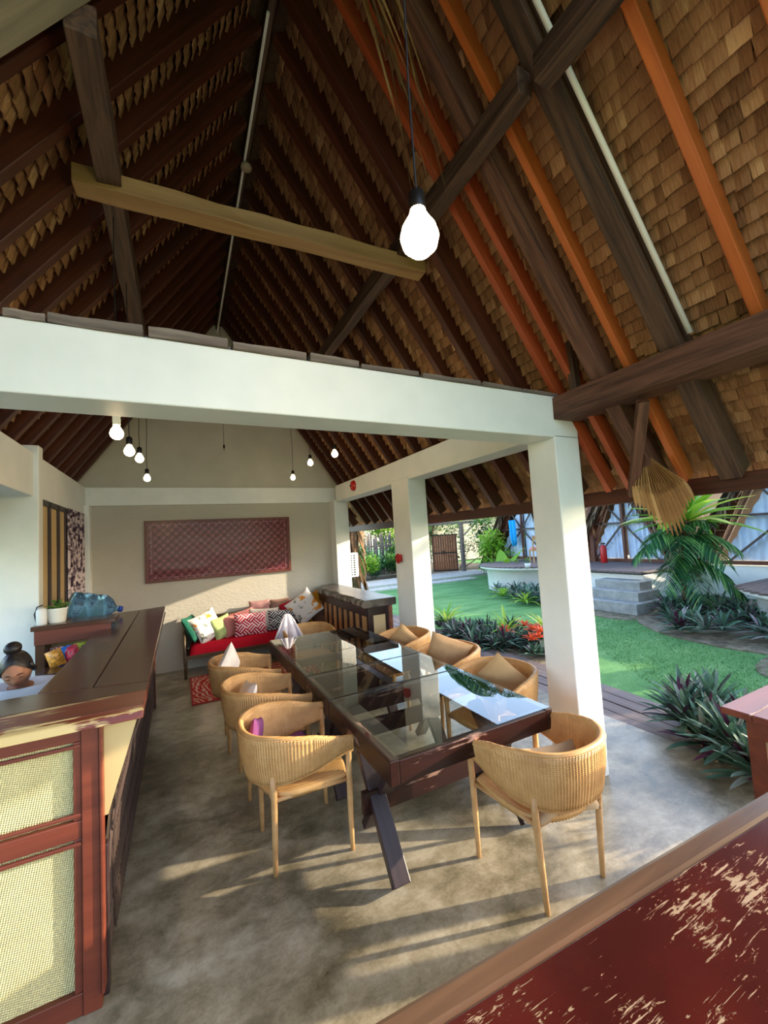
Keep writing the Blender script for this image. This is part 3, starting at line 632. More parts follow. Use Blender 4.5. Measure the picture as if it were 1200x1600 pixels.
# ------------------------------------------------------------------ wicker chairs (local: back at -x, opening towards +x)
def hoop_path(s):
    """s in [-1,1] from right arm tip round the back to the left arm tip -> x, y, outward normal"""
    a = abs(s); sg = 1 if s > 0 else -1
    if a > .62:
        t = (a-.62)/.38; x = .0+.26*t; y = .285-.012*t*t; nx_, ny_ = 0, 1
    else:
        ang = (a/.62)*pi/2; e = .82; x = -.335*cos(ang)**e if cos(ang) > 0 else 0; y = .285*sin(ang)**e
        nx_, ny_ = -cos(ang), sin(ang)
    return x, sg*y, nx_, sg*ny_
def hoop_z(s):
    a = abs(s); t = max(0, (a-.35)/.65); t = t*t*(3-2*t)
    return .778-.095*t, .515+.085*t
def make_chair():
    t = thing('wicker_armchair', 'x', 'chair')
    b = MB(); NC, NR = 420, 9; vs = []; rows = []
    for i in range(NC+1):
        s = -1+2*i/NC; x, y, nx_, ny_ = hoop_path(s); zt, zb = hoop_z(s); rib = abs(sin(i*pi/4.2))
        for side_ in (0, 1):
            for j in range(NR+1):
                v = j/NR; z = zb+(zt-zb)*v; fl = .030*v+.008*sin(v*pi)
                th = .012+.0045*rib+(.006 if j == NR else 0)
                o = fl+(th if side_ else -th); vs.append((x+nx_*o, y+ny_*o, z+(.004 if j == NR else 0)))
    b.tone = .5; b.add(vs, []); st_ = 2*(NR+1); fs = []
    for i in range(NC):
        a, c = i*st_, (i+1)*st_
        for j in range(NR):
            fs.append((a+j, a+j+1, c+j+1, c+j)); fs.append((a+NR+1+j, c+NR+1+j, c+NR+2+j, a+NR+2+j))
        fs.append((a+NR, a+2*NR+1, c+2*NR+1, c+NR)); fs.append((a, c, c+NR+1, a+NR+1))
    fs += [tuple(range(NR+1))+tuple(range(2*NR+1, NR, -1)), tuple(NC*st_+k for k in list(range(NR, -1, -1))+list(range(NR+1, 2*NR+2)))]
    b.f = fs; b.t = [.35+.3*(.5+.5*sin(k//st_*pi/2.1)) for k in range(len(vs))]
    b.build('backrest', M['wicker'], t, True)
    # rolled rims
    for top in (1, 0):
        pts = []
        for i in range(61):
            s = -1+2*i/60; x, y, nx_, ny_ = hoop_path(s); z = hoop_z(s)[0 if top else 1]; o = .03 if top else 0; pts.append((x+nx_*o, y+ny_*o, z+(.004 if top else 0)))
        q = MB(); q.tone = .45; q.tube(pts, .0185 if top else .015, 8); q.build('rim', M['wicker'], t, True)
    # seat
    q = MB(); n = 48; poly = []
    def seat_xy(k, r=1):
        a = 2*pi*k/n; cx_, sy_ = cos(a), sin(a); e = .62
        return (.0+.265*r*(abs(cx_)**e)*(1 if cx_ > 0 else -1)-.01, .262*r*(abs(sy_)**e)*(1 if sy_ > 0 else -1))
    GX, GY = 30, 76; vs = []
    for i in range(GX+1):
        for j in range(GY+1):
            u, v = -1+2*i/GX, -1+2*j/GY; k = 1-.16*(u*u*v*v)- (.10*v*v if u < 0 else .02*v*v)
            x, y = u*.27*k-.005, v*.265*(1-.14*max(0, -u)**3-.06*u*u*abs(v)); ed = max(abs(u), abs(v))**8
            vs.append((x, y, .462-.016*(1-u*u)*(1-v*v)-.016*ed+.006*abs(sin(j*pi/3.2))))
    q.tone = .6; q.add(vs, [(i*(GY+1)+j, (i+1)*(GY+1)+j, (i+1)*(GY+1)+j+1, i*(GY+1)+j+1) for i in range(GX) for j in range(GY)])
    vs2 = [(x, y, z-.03 if abs(z) else z) for x, y, z in vs]; q.add(vs2, [(i*(GY+1)+j, i*(GY+1)+j+1, (i+1)*(GY+1)+j+1, (i+1)*(GY+1)+j) for i in range(GX) for j in range(GY)])
    N = len(vs); ring = [j for j in range(GY+1)]+[(i)*(GY+1)+GY for i in range(1, GX+1)]+[GX*(GY+1)+j for j in range(GY-1, -1, -1)]+[i*(GY+1) for i in range(GX-1, 0, -1)]
    q.f += [(ring[k], ring[(k+1) % len(ring)], ring[(k+1) % len(ring)]+N, ring[k]+N) for k in range(len(ring))]
    q.build('seat', M['wicker'], t, True)
    for sy in (1, -1):
        MB().tube([(.235, sy*.258, 0), (.232, sy*.262, .2), (.232, sy*.268, .46), (.236, sy*.272, .60), (.24, sy*.274, .665)], [.0135, .017, .019, .018, .014], 10).build('leg', M['chair_wood'], t, True)
        MB().tube([(-.225, sy*.215, 0), (-.222, sy*.228, .25), (-.222, sy*.242, .46), (-.232, sy*.252, .57)], [.0135, .017, .019, .016], 10).build('leg', M['chair_wood'], t, True)
    for sy in (1, -1): MB().tube([(-.225, sy*.24, .425), (.23, sy*.265, .425)], .012, 8).build('rail', M['chair_wood'], t, True)
    MB().tube([(-.225, -.24, .425), (-.225, .24, .425)], .012, 8).build('rail', M['chair_wood'], t, True)
    MB().tube([(.232, -.26, .425), (.232, .26, .425)], .012, 8).build('rail', M['chair_wood'], t, True)
    return t
chair0 = make_chair()
CH = [(.675, 2.775, 0, 'wicker armchair with the purple cushion, nearest on the left side of the tables'),
      (.645, 3.60, .03, 'wicker armchair on the left side of the tables, between two other chairs'),
      (.60, 4.42, -.03, 'wicker armchair on the left side closest to the red sofa, white cushion upright inside'),
      (2.19, 2.66, pi+.12, 'wicker armchair with pointed tan cushion, beside the near white pillar'),
      (2.24, 3.42, pi+.08, 'wicker armchair with plump shiny gold cushion, between the two white pillars'),
      (2.22, 4.27, pi+.05, 'wicker armchair in front of the middle white pillar'),
      (1.49, 5.32, -pi/2+.05, 'wicker armchair at the sofa end of the tables with a white cloth in it'),
      (1.79, 1.84, pi/2+.02, 'wicker armchair at the near table end, back turned to the camera, tan cushion')]
for i, (x, y, rz, lb) in enumerate(CH):
    c = chair0 if i == 0 else copy_tree(chair0)
    c.location = (x, y, 0); c.rotation_euler = (0, 0, rz); tag(c, lb, 'chair', 'wicker armchairs around the tables')

# ------------------------------------------------------------------ cushions
def pillow_mesh(w, h, t, seed=0, n=18):
    b = MB(); vs = []; rr = random.Random(seed); ox = rr.uniform(0, 50)
    for sgn in (1, -1):
        for j in range(n+1):
            for i in range(n+1):
                u, v = -1+2*i/n, -1+2*j/n; pin = 1-.07*(1-u*u)*v*v*1.2; pin2 = 1-.07*(1-v*v)*u*u*1.2
                th = t*.5*max(0, (1-u**4)*(1-v**4))**.55; wr = .10*t*noise.noise(Vector((u*2.2+ox, v*2.2, sgn)))*(1-u**6)*(1-v**6)
                vs.append((u*w/2*pin2, v*h/2*pin, sgn*(th+wr)+.0))
    N = (n+1)**2; fs = []
    for j in range(n):
        for i in range(n):
            a = j*(n+1)+i; fs.append((a, a+1, a+n+2, a+n+1)); fs.append((N+a, N+a+n+1, N+a+n+2, N+a+1))
    b.add(vs, fs); return b.data('cushion', True)
def cushion(label, mt, w, h, t, p, rot, seed=0):
    o = mesh_obj('cushion', pillow_mesh(w, h, t, seed), mt); o.location = p; o.rotation_euler = rot; return tag(o, label, 'cushion')
def spun(lean, spin, yaw, axis='Y'):
    return (Matrix.Rotation(radians(yaw), 3, 'Z') @ Matrix.Rotation(radians(lean), 3, axis) @ Matrix.Rotation(radians(spin), 3, 'Z')).to_euler()
def m_fabric(name, c, c2=None, bump=.25, rough=.8, sheen=0):
    k = NT(name); v = k.coord(); k.col(k.mix(k.noise(v, 6, 3), c, c2 or tuple(min(1, q*.8) for q in c[:3])+(1,))); k.bump(k.noise(v, 260, 2), bump, .002); return k.set(rough, .25)
def m_lattice(name, a, bcol, sc=26):
    """alternating blocks of three bars, turned 45 degrees"""
    k = NT(name); v = k.coord((sc, sc, sc), rot=(0, 0, pi/4)); sp = k.n('ShaderNodeSeparateXYZ'); k.l(v, sp.inputs[0])
    fx, fy = k.math('FLOOR', sp.outputs[0]), k.math('FLOOR', sp.outputs[1]); ck = k.math('FLOORED_MODULO', k.math('ADD', fx, fy), 2)
    bx_ = k.math('GREATER_THAN', k.math('FLOORED_MODULO', k.math('MULTIPLY', sp.outputs[0], 3), 1), .36); by_ = k.math('GREATER_THAN', k.math('FLOORED_MODULO', k.math('MULTIPLY', sp.outputs[1], 3), 1), .36)
    t = k.math('ADD', k.math('MULTIPLY', ck, bx_), k.math('MULTIPLY', k.math('SUBTRACT', 1, ck), by_)); k.col(k.mix(t, bcol, a)); return k.set(.8, .2)
def m_flower(name, ground, spots):
    k = NT(name); v = k.coord(); f = k.noise(v, 7, 2, .5, .6); g = k.noise(k.coord(loc=(3, 3, 3)), 11, 2); c = k.mix(k.ramp(f, [(.60, (0, 0, 0)), (.63, (1, 1, 1))]), ground, spots[0])
    k.col(k.mix(k.ramp(g, [(.63, (0, 0, 0)), (.66, (1, 1, 1))]), c, spots[1])); return k.set(.85, .15)
F = {n: m_fabric(n, *c) for n, c in dict(purple_cotton=(S(122, 62, 112),), white_cotton=(S(232, 222, 214),), gold_satin=(S(176, 130, 82), S(214, 172, 128)), tan_cotton=(S(186, 142, 92), S(206, 166, 118)), beige_cotton=(S(190, 164, 132),),
     green_velvet=(S(16, 72, 56), S(24, 104, 84)), sage_cotton=(S(150, 170, 104), S(176, 190, 130)), dusty_pink=(S(200, 128, 120),), blush_print=(S(222, 180, 168), S(190, 80, 80)), cream_linen=(S(226, 216, 200),), crimson=(S(176, 20, 42),),
     mauve_print=(S(110, 40, 60), S(200, 160, 150)), taupe=(S(140, 106, 90),), mustard=(S(168, 116, 24),), brown_blanket=(S(70, 46, 36), S(100, 68, 50)), red_seat=(S(206, 14, 42), S(184, 8, 34)), white_cloth=(S(226, 216, 222),)).items()}
cushion('crumpled purple cushion on the seat of the nearest left armchair', F['purple_cotton'], .38, .34, .11, (.60, 2.79, .515), (radians(8), radians(-12), .2), 1)
cushion('purple cushion corner rising inside the nearest left armchair', F['purple_cotton'], .26, .26, .07, (.42, 2.92, .63), (radians(95), radians(20), radians(70)), 21)
cushion('white cushion leaning in the second armchair on the left side', F['white_cotton'], .38, .38, .10, (.44, 3.64, .60), spun(-68, 12, 0), 2)
cushion('white cushion with its corner pointing up in the armchair near the sofa', F['white_cotton'], .38, .38, .11, (.40, 4.46, .70), spun(-80, 45, -30), 3)
cushion('pointed tan cushion turned on its corner in the armchair by the near pillar', F['tan_cotton'], .40, .40, .12, (2.33, 2.70, .655), spun(74, 45, 50), 4)
cushion('plump shiny gold cushion in the armchair between the pillars', F['gold_satin'], .44, .42, .15, (2.36, 3.50, .685), spun(72, 22, 50), 5)
cushion('tan cushion turned on its corner in the armchair before the middle pillar', F['tan_cotton'], .38, .38, .11, (2.32, 4.30, .655), spun(74, 45, 50), 6)
cushion('beige cushion inside the armchair at the near table end', F['beige_cotton'], .42, .34, .10, (1.80, 1.68, .545), (radians(56), radians(6), radians(-4)), 7)
# white cloth over the far armchair
b = MB(); vs = []; n = 30
for j in range(n+1):
    for i in range(n+1):
        u, v = i/n*2-1, j/n; wd = .03+.20*v**.8; vs.append((1.24+u*wd, 5.50+.05*cos(u*9)*v-.05*v, .98-.40*v+.012*sin(u*14+v*3)*v))
b.add(vs, [(j*(n+1)+i, j*(n+1)+i+1, (j+1)*(n+1)+i+1, (j+1)*(n+1)+i) for j in range(n) for i in range(n)])
o = b.build('draped_cloth', F['white_cloth'], smooth=True); sm = o.modifiers.new('s', 'SOLIDIFY'); sm.thickness = .02; tag(o, 'pale lilac-white cloth peaked over the armchair at the sofa end', 'cloth')

# ------------------------------------------------------------------ sofa, rug
so = thing('sofa', 'low cane sofa with a bright red seat against the back wall', 'sofa', (1.1, 7.15, 0))
cane = m_wood('dark_cane', S(60, 48, 34), S(110, 92, 66), .45, 20, .08, .3)
MB().box((0, -.0, .30), (2.1, .5, .05)).build('seat_frame', cane, so, bevel=.01)
b = MB(); vs = []; nx_, ny_ = 50, 14
for sgn in (0, 1):
    for j in range(ny_+1):
        for i in range(nx_+1):
            x, y = -1.02+2.04*i/nx_, -.25+.5*j/ny_; u, v = abs(i/nx_*2-1), abs(j/ny_*2-1); e = (1-u**14)*(1-v**8)
            vs.append((x*(.985+.015*e), y*(.97+.03*e), .325+(.155*e**.4 if sgn else 0)+(.012*noise.noise(Vector((x*4, y*5, 1))) if sgn else 0)))
N = (nx_+1)*(ny_+1); fs = []
for j in range(ny_):
    for i in range(nx_):
        a = j*(nx_+1)+i; fs += [(a, a+nx_+1, a+nx_+2, a+1), (N+a, N+a+1, N+a+nx_+2, N+a+nx_+1)]
b.add(vs, fs); b.build('seat_cushion', F['red_seat'], so, True)
for sx in (-1, 1):
    arm = MB()
    arm.tube([(sx*1.06, -.25, 0), (sx*1.065, -.26, .25), (sx*1.07, -.24, .46), (sx*1.07, -.16, .58), (sx*1.07, .0, .65), (sx*1.06, .22, .75)], .022, 8)
    arm.build('arm_rail', cane, so, True)
    q = MB(); q.hexa([(sx*1.055, -.23, .28), (sx*1.08, -.23, .28), (sx*1.08, .24, .28), (sx*1.055, .24, .28), (sx*1.055, -.19, .54), (sx*1.08, -.19, .54), (sx*1.08, .24, .72), (sx*1.055, .24, .72)]); q.build('arm_panel', cane, so, bevel=.006)
    MB().tube([(sx*1.05, .24, 0), (sx*1.05, .25, .4), (sx*1.05, .24, .76)], .02, 8).build('leg', cane, so, True)
for x in (-.35, .35): MB().tube([(x, -.2, 0), (x, -.2, .29)], .016, 8).build('leg', M['metal_dark'], so, True)
MB().tube([(-1.05, .25, .78), (0, .27, .80), (1.05, .25, .78)], .026, 8).build('back_rail', cane, so, True)
MB().box((0, .255, .56), (2.1, .02, .42)).build('back_panel', cane, so)
def sc(label, mt, w, h, t, x, y, z, lean=65, spin=0, yaw=0, seed=0):
    return cushion(label, mt, w, h, t, (x, y, z), Euler((radians(lean), 0, radians(yaw))).to_matrix().to_4x4().to_euler() if not spin else (Matrix.Rotation(radians(yaw), 3, 'Z') @ Matrix.Rotation(radians(lean), 3, 'X') @ Matrix.Rotation(radians(spin), 3, 'Z')).to_euler(), seed)
FW = m_flower('white_print_with_orange_flowers', S(230, 222, 214), (S(220, 140, 50), S(120, 130, 110)))
sc('dark green velvet cushion at the left end of the sofa', F['green_velvet'], .42, .42, .13, .16, 7.18, .68, 62, 0, 68, 11)
sc('white cushion with orange flower print leaning on the green one', FW, .46, .46, .13, .36, 7.12, .69, 68, 18, 25, 12)
sc('sage green cushion beside the flower-print one at the left', F['sage_cotton'], .36, .36, .11, .58, 7.14, .64, 68, 10, 25, 13)
sc('dusty pink cushion behind the red lattice one', F['dusty_pink'], .36, .36, .11, .74, 7.18, .64, 68, 8, 20, 14)
sc('blush printed cushion behind the red lattice one', F['blush_print'], .40, .38, .11, .94, 7.25, .67, 70, 12, 5, 15)
sc('red and white lattice patterned cushion in front', m_lattice('red_lattice_print', S(170, 24, 56), S(232, 214, 212), 9), .52, .38, .12, 1.0, 7.05, .645, 66, -2, 4, 16)
sc('cream linen cushion in the middle of the sofa', F['cream_linen'], .50, .38, .12, 1.24, 7.22, .66, 70, -4, 0, 17)
sc('black and white lattice patterned cushion', m_lattice('black_lattice_print', S(46, 44, 52), S(226, 224, 220), 10), .48, .34, .12, 1.52, 7.08, .64, 66, -2, -4, 18)
sc('mauve printed cushion upright at the back of the sofa', F['mauve_print'], .36, .34, .09, 1.20, 7.34, .80, 78, 0, 0, 19)
sc('taupe cushion upright behind the black lattice one', F['taupe'], .34, .36, .09, 1.54, 7.34, .78, 78, 0, 0, 20)
sc('crimson cushion behind the large flower-print one', F['crimson'], .44, .40, .12, 1.76, 7.24, .74, 70, 20, -10, 22)
sc('large white cushion with orange flowers, on its corner at the right end', FW, .50, .50, .13, 1.90, 7.06, .80, 68, 38, -20, 23)
sc('mustard yellow cushion at the far right of the sofa', F['mustard'], .40, .46, .12, 2.12, 7.2, .78, 72, 30, -30, 24)
sc('dark brown checked cushion at the right end of the sofa', F['brown_blanket'], .46, .42, .13, 2.22, 7.0, .62, 60, 35, -40, 25)
rug = thing('rug', 'red rug with pale swirling figures on the floor before the sofa', 'rug', (.95, 6.3, 0))
k = NT('red_rug_swirls'); v = k.coord(); w = k.n('ShaderNodeTexWave', wave_type='RINGS', rings_direction='SPHERICAL'); w.inputs['Scale'].default_value = 5; w.inputs['Distortion'].default_value = 12; w.inputs['Detail'].default_value = 3; k.l(v, w.inputs[0])
k.col(k.mix(k.ramp(w.outputs['Fac'], [(.6, (0, 0, 0)), (.7, (1, 1, 1))]), S(176, 56, 52), S(208, 176, 160))); k.set(.95, .05); k.bump(k.noise(v, 200, 2), .5, .003)
MB().box((0, 0, .006), (1.68, 1.16, .012)).build('pile', k.m, rug, bevel=.003)
for a, c in (((-.85, -.6, 0), (.85, -.58, .014)), ((-.85, .58, 0), (.85, .6, .014)), ((-.86, -.6, 0), (-.84, .6, .014)), ((.84, -.6, 0), (.86, .6, .014))): MB().span(a, c).build('border', m_plain('rug_border', S(150, 40, 44), .9) if 'rug_border' not in bpy.data.materials else bpy.data.materials['rug_border'], rug)

# ------------------------------------------------------------------ live-edge bar at the back right
bb = thing('live_edge_bar', 'dark live-edge slab bar with tan upright panels by the back pillar', 'bar', (2.35, 6.0, 0))
b = MB(); n = 40; top = []; bot = []; rr = random.Random(2); L = bb.location
for i in range(n+1):
    t = i/n; y = 4.98+2.4*t; e = noise.noise(Vector((t*7, 1, 1)))*.05+noise.noise(Vector((t*22, 4, 1)))*.02
    xl = 2.10+.05*t+e+(.14*max(0, t-.85)/.15); xr = 2.60+.1*t*0
    top.append((xl-L.x, xr-L.x, y-L.y))
vs = []
for (xl, xr, y) in top:
    e2 = noise.noise(Vector((y*9, 3, 7)))*.03
    vs += [(xl+.045, y, 1.10), (xr, y, 1.10), (xr, y, 1.0), (xl+.03+e2, y, 1.0), (xl-.012+e2, y, 1.03), (xl, y, 1.075)]
fs = [(6*i+k, 6*i+6+k, 6*i+6+(k+1) % 6, 6*i+(k+1) % 6) for i in range(n) for k in range(6)]+[(5, 4, 3, 2, 1, 0), tuple(6*n+k for k in range(6))]
b.add(vs, fs); slabm = m_var('dark_burnt_slab', S(44, 36, 32), S(104, 92, 84), 7, .3, (1, .25, 1), .5, .01, .5); b.build('slab_top', slabm, bb)
def bbx(name, a, c, mt): return MB().span(loc(bb, a), loc(bb, c)).build(name, mt, bb, bevel=.004)
bbx('carcass', (2.22, 5.06, 0), (2.58, 7.28, .99), M['bar_top'])
tanp = m_wood('tan_upright_panel', S(168, 120, 72), S(200, 156, 104), .45, 10, .1, .1)
for i in range(9):
    y0 = 5.14+i*.235; bbx('panel', (2.205, y0, .10), (2.222, y0+.13, .86), tanp)
    bbx('batten', (2.195, y0+.14, .05), (2.222, y0+.20, .90), M['table'])
bbx('rail', (2.19, 5.06, .87), (2.222, 7.28, .99), M['table']); bbx('end_panel', (2.28, 5.045, .1), (2.46, 5.062, .88), m_plain('cream_panel', S(206, 178, 132), .5))
for a, c in (((2.2, 5.04, 0), (2.28, 5.062, .99)), ((2.46, 5.04, 0), (2.52, 5.062, .99)), ((2.28, 5.04, .88), (2.46, 5.062, .99))): bbx('end_frame', a, c, M['table'])

# ------------------------------------------------------------------ bars at the right front
fb = thing('front_bar', 'dark red scratched bar top with bare wood edge in the nearest corner', 'bar', (1.2, .5, 0))
def fbx(poly, z0, z1, mt, name, bevel=.006):
    o = MB().prism([(x-1.2, y-.5) for x, y in poly], z0, z1).build(name, mt, fb, bevel=bevel); return o
e0, e1 = (-.05, .706), (2.3, .600)
fbx([(e0[0], -.28), (2.3, -.34), (2.3, .541), (e0[0], .647)], 1.058, 1.10, M['scratch'], 'painted_top', .003)
fbx([(e0[0], .6475), (2.3, .5415), e1, e0], 1.052, 1.099, M['edge_wood'], 'wood_edge', .012)
fbx([(.1, -.2), (2.2, -.25), (2.2, .45), (.1, .55)], .0, 1.05, M['red_frame'], 'carcass')
tb = thing('side_table', 'high worn red-brown table at the right edge in front of the plant bed', 'table', (2.95, .9, 0))
def tbx(name, a, c, mt, bevel=.004): return MB().span(loc(tb, a), loc(tb, c)).build(name, mt, tb, bevel=bevel)
wt = m_wood('worn_red_table_top', S(84, 36, 28), S(124, 60, 44), .38, 12, 0, .1, .4, wear=S(200, 180, 160), wear_at=.68)
for i in range(3): tbx('top_board', (2.55, .83-.004+i*.135-.0, .865), (3.7, .96+i*.135, .9), wt)
tbx('apron', (2.62, 1.12, .76), (3.6, 1.15, .865), M['red_frame']); tbx('apron', (2.61, .86, .76), (2.64, 1.15, .865), M['red_frame'])
for x in (2.62, 3.5):
    for y in (.86, 1.08): tbx('leg', (x, y, 0), (x+.075, y+.075, .865), M['red_frame'])

# ------------------------------------------------------------------ bulbs on cords
def bulb(x, y, z, top, label, r=.032, lit=True, power=9, kind=0, grp='bulbs hanging inside the hall'):
    t = thing('hanging_bulb', label, 'light', (x, y, z), 0, grp)
    b = MB()
    pr = [(0, -r), (r*.5, -r*.87), (r*.87, -r*.5), (r, 0), (r*.87, r*.5), (r*.6, r*.95), (r*.42, r*1.3), (r*.4, r*1.5)]
    b.lathe(pr, 24).build('glass_bulb', M['bulb'] if lit else M['glass'], t, True)
    sk = M['metal_dark'] if kind == 0 else M['white']
    s_ = r*.55 if r < .05 else r*.4
    MB().lathe([(0, r*1.4), (s_, r*1.4), (s_*1.05, r*1.5), (s_*1.05, r*1.5+.05), (s_*(.5 if kind == 0 else 1.6), r*1.5+.06), (0, r*1.5+.062)], 16).build('socket', sk, t, True)
    pts = []; h = top-z; 
    for i in range(9):
        k_ = i/8; pts.append((.008*sin(k_*9+x*7)*min(1, k_*4)*(1-k_), .008*cos(k_*7)*min(1, k_*4)*(1-k_), r*1.5+.055+(h-r*1.5-.055)*k_))
    MB().tube(pts, .0035, 5).build('cord', M['cord'], t)
    if lit:
        ld = bpy.data.lights.new('bulb_light', 'POINT'); ld.energy = power; ld.color = (1, .70, .38); ld.shadow_soft_size = r
        lo = bpy.data.objects.new('bulb_light', ld); COL.objects.link(lo); lo.parent = t; lo.location = (0, 0, -r-.03)
    return t
bulb(.68, 1.0, 2.815, 5.78, 'large lit globe bulb hanging nearest the camera', .060, power=13, grp='large globe bulb')
bulb(-.33, 2.95, 2.64, 4.05, 'lit bulb in a white fitting, highest on the left', .038, kind=1, power=2.5)
bulb(-.33, 3.67, 2.685, 4.05, 'lit bulb on the left just below the white-fitted one', .038, power=2.5)
bulb(-.33, 4.6, 2.815, 4.05, 'lit bulb third in the left row from the camera', .038, power=2.5)
bulb(-.33, 5.64, 2.785, 4.05, 'lowest lit bulb at the far end of the left row', .038, power=2.5)
bulb(1.64, 3.5, 2.97, 4.1, 'lit bulb nearest the front beam on the right side', .038, power=2.5)
bulb(1.64, 4.46, 2.91, 4.1, 'lit bulb second from the front beam on the right', .038, power=2.5)
bulb(1.64, 5.45, 2.995, 4.1, 'lit bulb third from the front beam on the right', .038, power=2.5)
bulb(1.64, 6.43, 2.945, 4.1, 'lowest lit bulb on a long cord at the right of the gable', .038, power=2.5)
bulb(.68, 7.0, 3.47, 5.7, 'small unlit clear bulb on a cord before the gable wall', .025, lit=False)
# dry palm strips dangling below the roof near the big bulb
ds = thing('dry_palm_strips', 'bundle of dry palm strips hanging from the rafters beside the globe bulb', 'dry leaves', (1.0, 1.72, 4.6))
rr = random.Random(8)
for i in range(11):
    b = MB(); x0, y0 = rr.uniform(-.1, .14), rr.uniform(-.05, .05); L = rr.uniform(.5, 1.15); dx = rr.uniform(.12, .42); w = rr.uniform(.012, .026); n = 9; vs = []
    for k_ in range(n+1):
        t_ = k_/n; ww = w*(1-t_*.75); tw = t_*rr.uniform(.2, .6)*2
        x, z = x0+dx*t_, .3-L*t_-.1*t_*t_; vs += [(x-ww*cos(tw), y0-ww*sin(tw), z), (x+ww*cos(tw), y0+ww*sin(tw), z), (x+ww*cos(tw), y0+ww*sin(tw)+.002, z-.001)]
    b.tone = rr.uniform(0, .6)
    b.add(vs, [(3*k_+a, 3*k_+(a+1) % 3, 3*k_+3+(a+1) % 3, 3*k_+3+a) for k_ in range(n) for a in range(3)]); b.build('strip', M['leaf_dry'], ds)
# alarm bell on the right beam and red valve wheel on the middle pillar
t = thing('alarm_bell', 'round red alarm bell on the white side beam', 'bell', (2.618, 6.28, 2.80)); Rb = Euler((0, radians(-90), 0)).to_matrix()
MB().lathe([(0, .06), (.03, .058), (.075, .04), (.088, .015), (.09, 0), (0, 0)], 24, (0, 0, 0), Rb).build('bell_dome', M['red'], t, True)
MB().lathe([(0, .075), (.014, .072), (.014, .05), (0, .05)], 12, (0, 0, 0), Rb).build('centre_bolt', M['metal_dark'], t, True)
t = thing('red_valve', 'red valve wheel on the middle white pillar', 'valve', (2.603, 4.76, 1.62))
b = MB(); b.tube([(-.05+.0*k_, .055*cos(k_*pi/8), .055*sin(k_*pi/8)) for k_ in range(17)], .012, 6); b.build('wheel', M['red'], t, True)
for a in (0, pi/3, 2*pi/3): MB().bar((-.05, .055*cos(a), .055*sin(a)), (-.05, -.055*cos(a), -.055*sin(a)), .014, .012).build('spoke', M['red'], t)
MB().tube([(0, 0, 0), (-.06, 0, 0)], .022, 10).build('stem', M['red'], t, True); MB().tube([(-.02, 0, -.04), (-.02, 0, .05)], .028, 10).build('body', M['red'], t, True)

# ------------------------------------------------------------------ outside: boardwalk, beds, paths
bw = struct('path'); rr = random.Random(6)
def bwx(y): return .20*max(0, (y-4)/5)**2-.07*max(0, (3.2-y))
for k_ in range(4):
    x0 = 3.775+k_*.195
    for j, (ya, yb) in enumerate(((1.55, 3.6), (3.62, 5.9), (5.92, 9.2))):
        sh_ = rr.uniform(-.25, .25)*(1 if k_ % 2 else .4)
        if k_ >= 0: beam('plank', (x0+.09+bwx(ya), ya+(sh_ if j else 0), -.035+rr.uniform(-.004, .004)), (x0+.09+bwx(yb), yb+(sh_ if j < 2 else 0)-.02, -.035+rr.uniform(-.004, .004)), .183, .045, M['deck'], bw, rough=.003, bevel=.004)
b = MB().prism([(3.62, 1.0), (3.8, 1.0), (4.9, 1.4), (4.7, 2.4), (4.3, 2.45), (4.0, 2.25), (3.8, 1.9)], -.06, .005); b.build('soil_bed', M['soil'])['kind'] = 'structure'
b = MB().prism([(3.9+.75*cos(a)*1.15+1.0, 5.7+1.5*sin(a)) for a in [2*pi*k_/24 for k_ in range(24)]], -.08, -.055); b.build('soil_bed', M['soil'])['kind'] = 'structure'
b = MB().prism([(9.7+2.4*cos(a), 3.4+2.4*sin(a)) for a in [2*pi*k_/24 for k_ in range(24)]], -.08, -.05); b.build('soil_bed', M['soil'])['kind'] = 'structure'
b = MB().prism([(7.2+.9*cos(a), 2.4+.45*sin(a)) for a in [2*pi*k_/24 for k_ in range(24)]], -.08, -.06); b.build('sand_patch', M['soil'])['kind'] = 'structure'
b = MB().prism([(8.9+.9*cos(a), 5.8+.75*sin(a)) for a in [2*pi*k_/24 for k_ in range(24)]], -.08, -.06); b.build('sand_patch', M['soil'])['kind'] = 'structure'
slab('garden_path', (4.5, 15.0, -.08), (13.5, 17.0, .02), M['path']); slab('garden_path_edge', (6.0, 14.0, -.08), (11.3, 14.6, -.02), M['path'])
b = MB().prism([(2, 17.1), (12, 17.1), (13, 16), (17, 14), (17, 26), (2, 26)], -.08, -.05); b.build('soil_bed', M['soil'])['kind'] = 'structure'

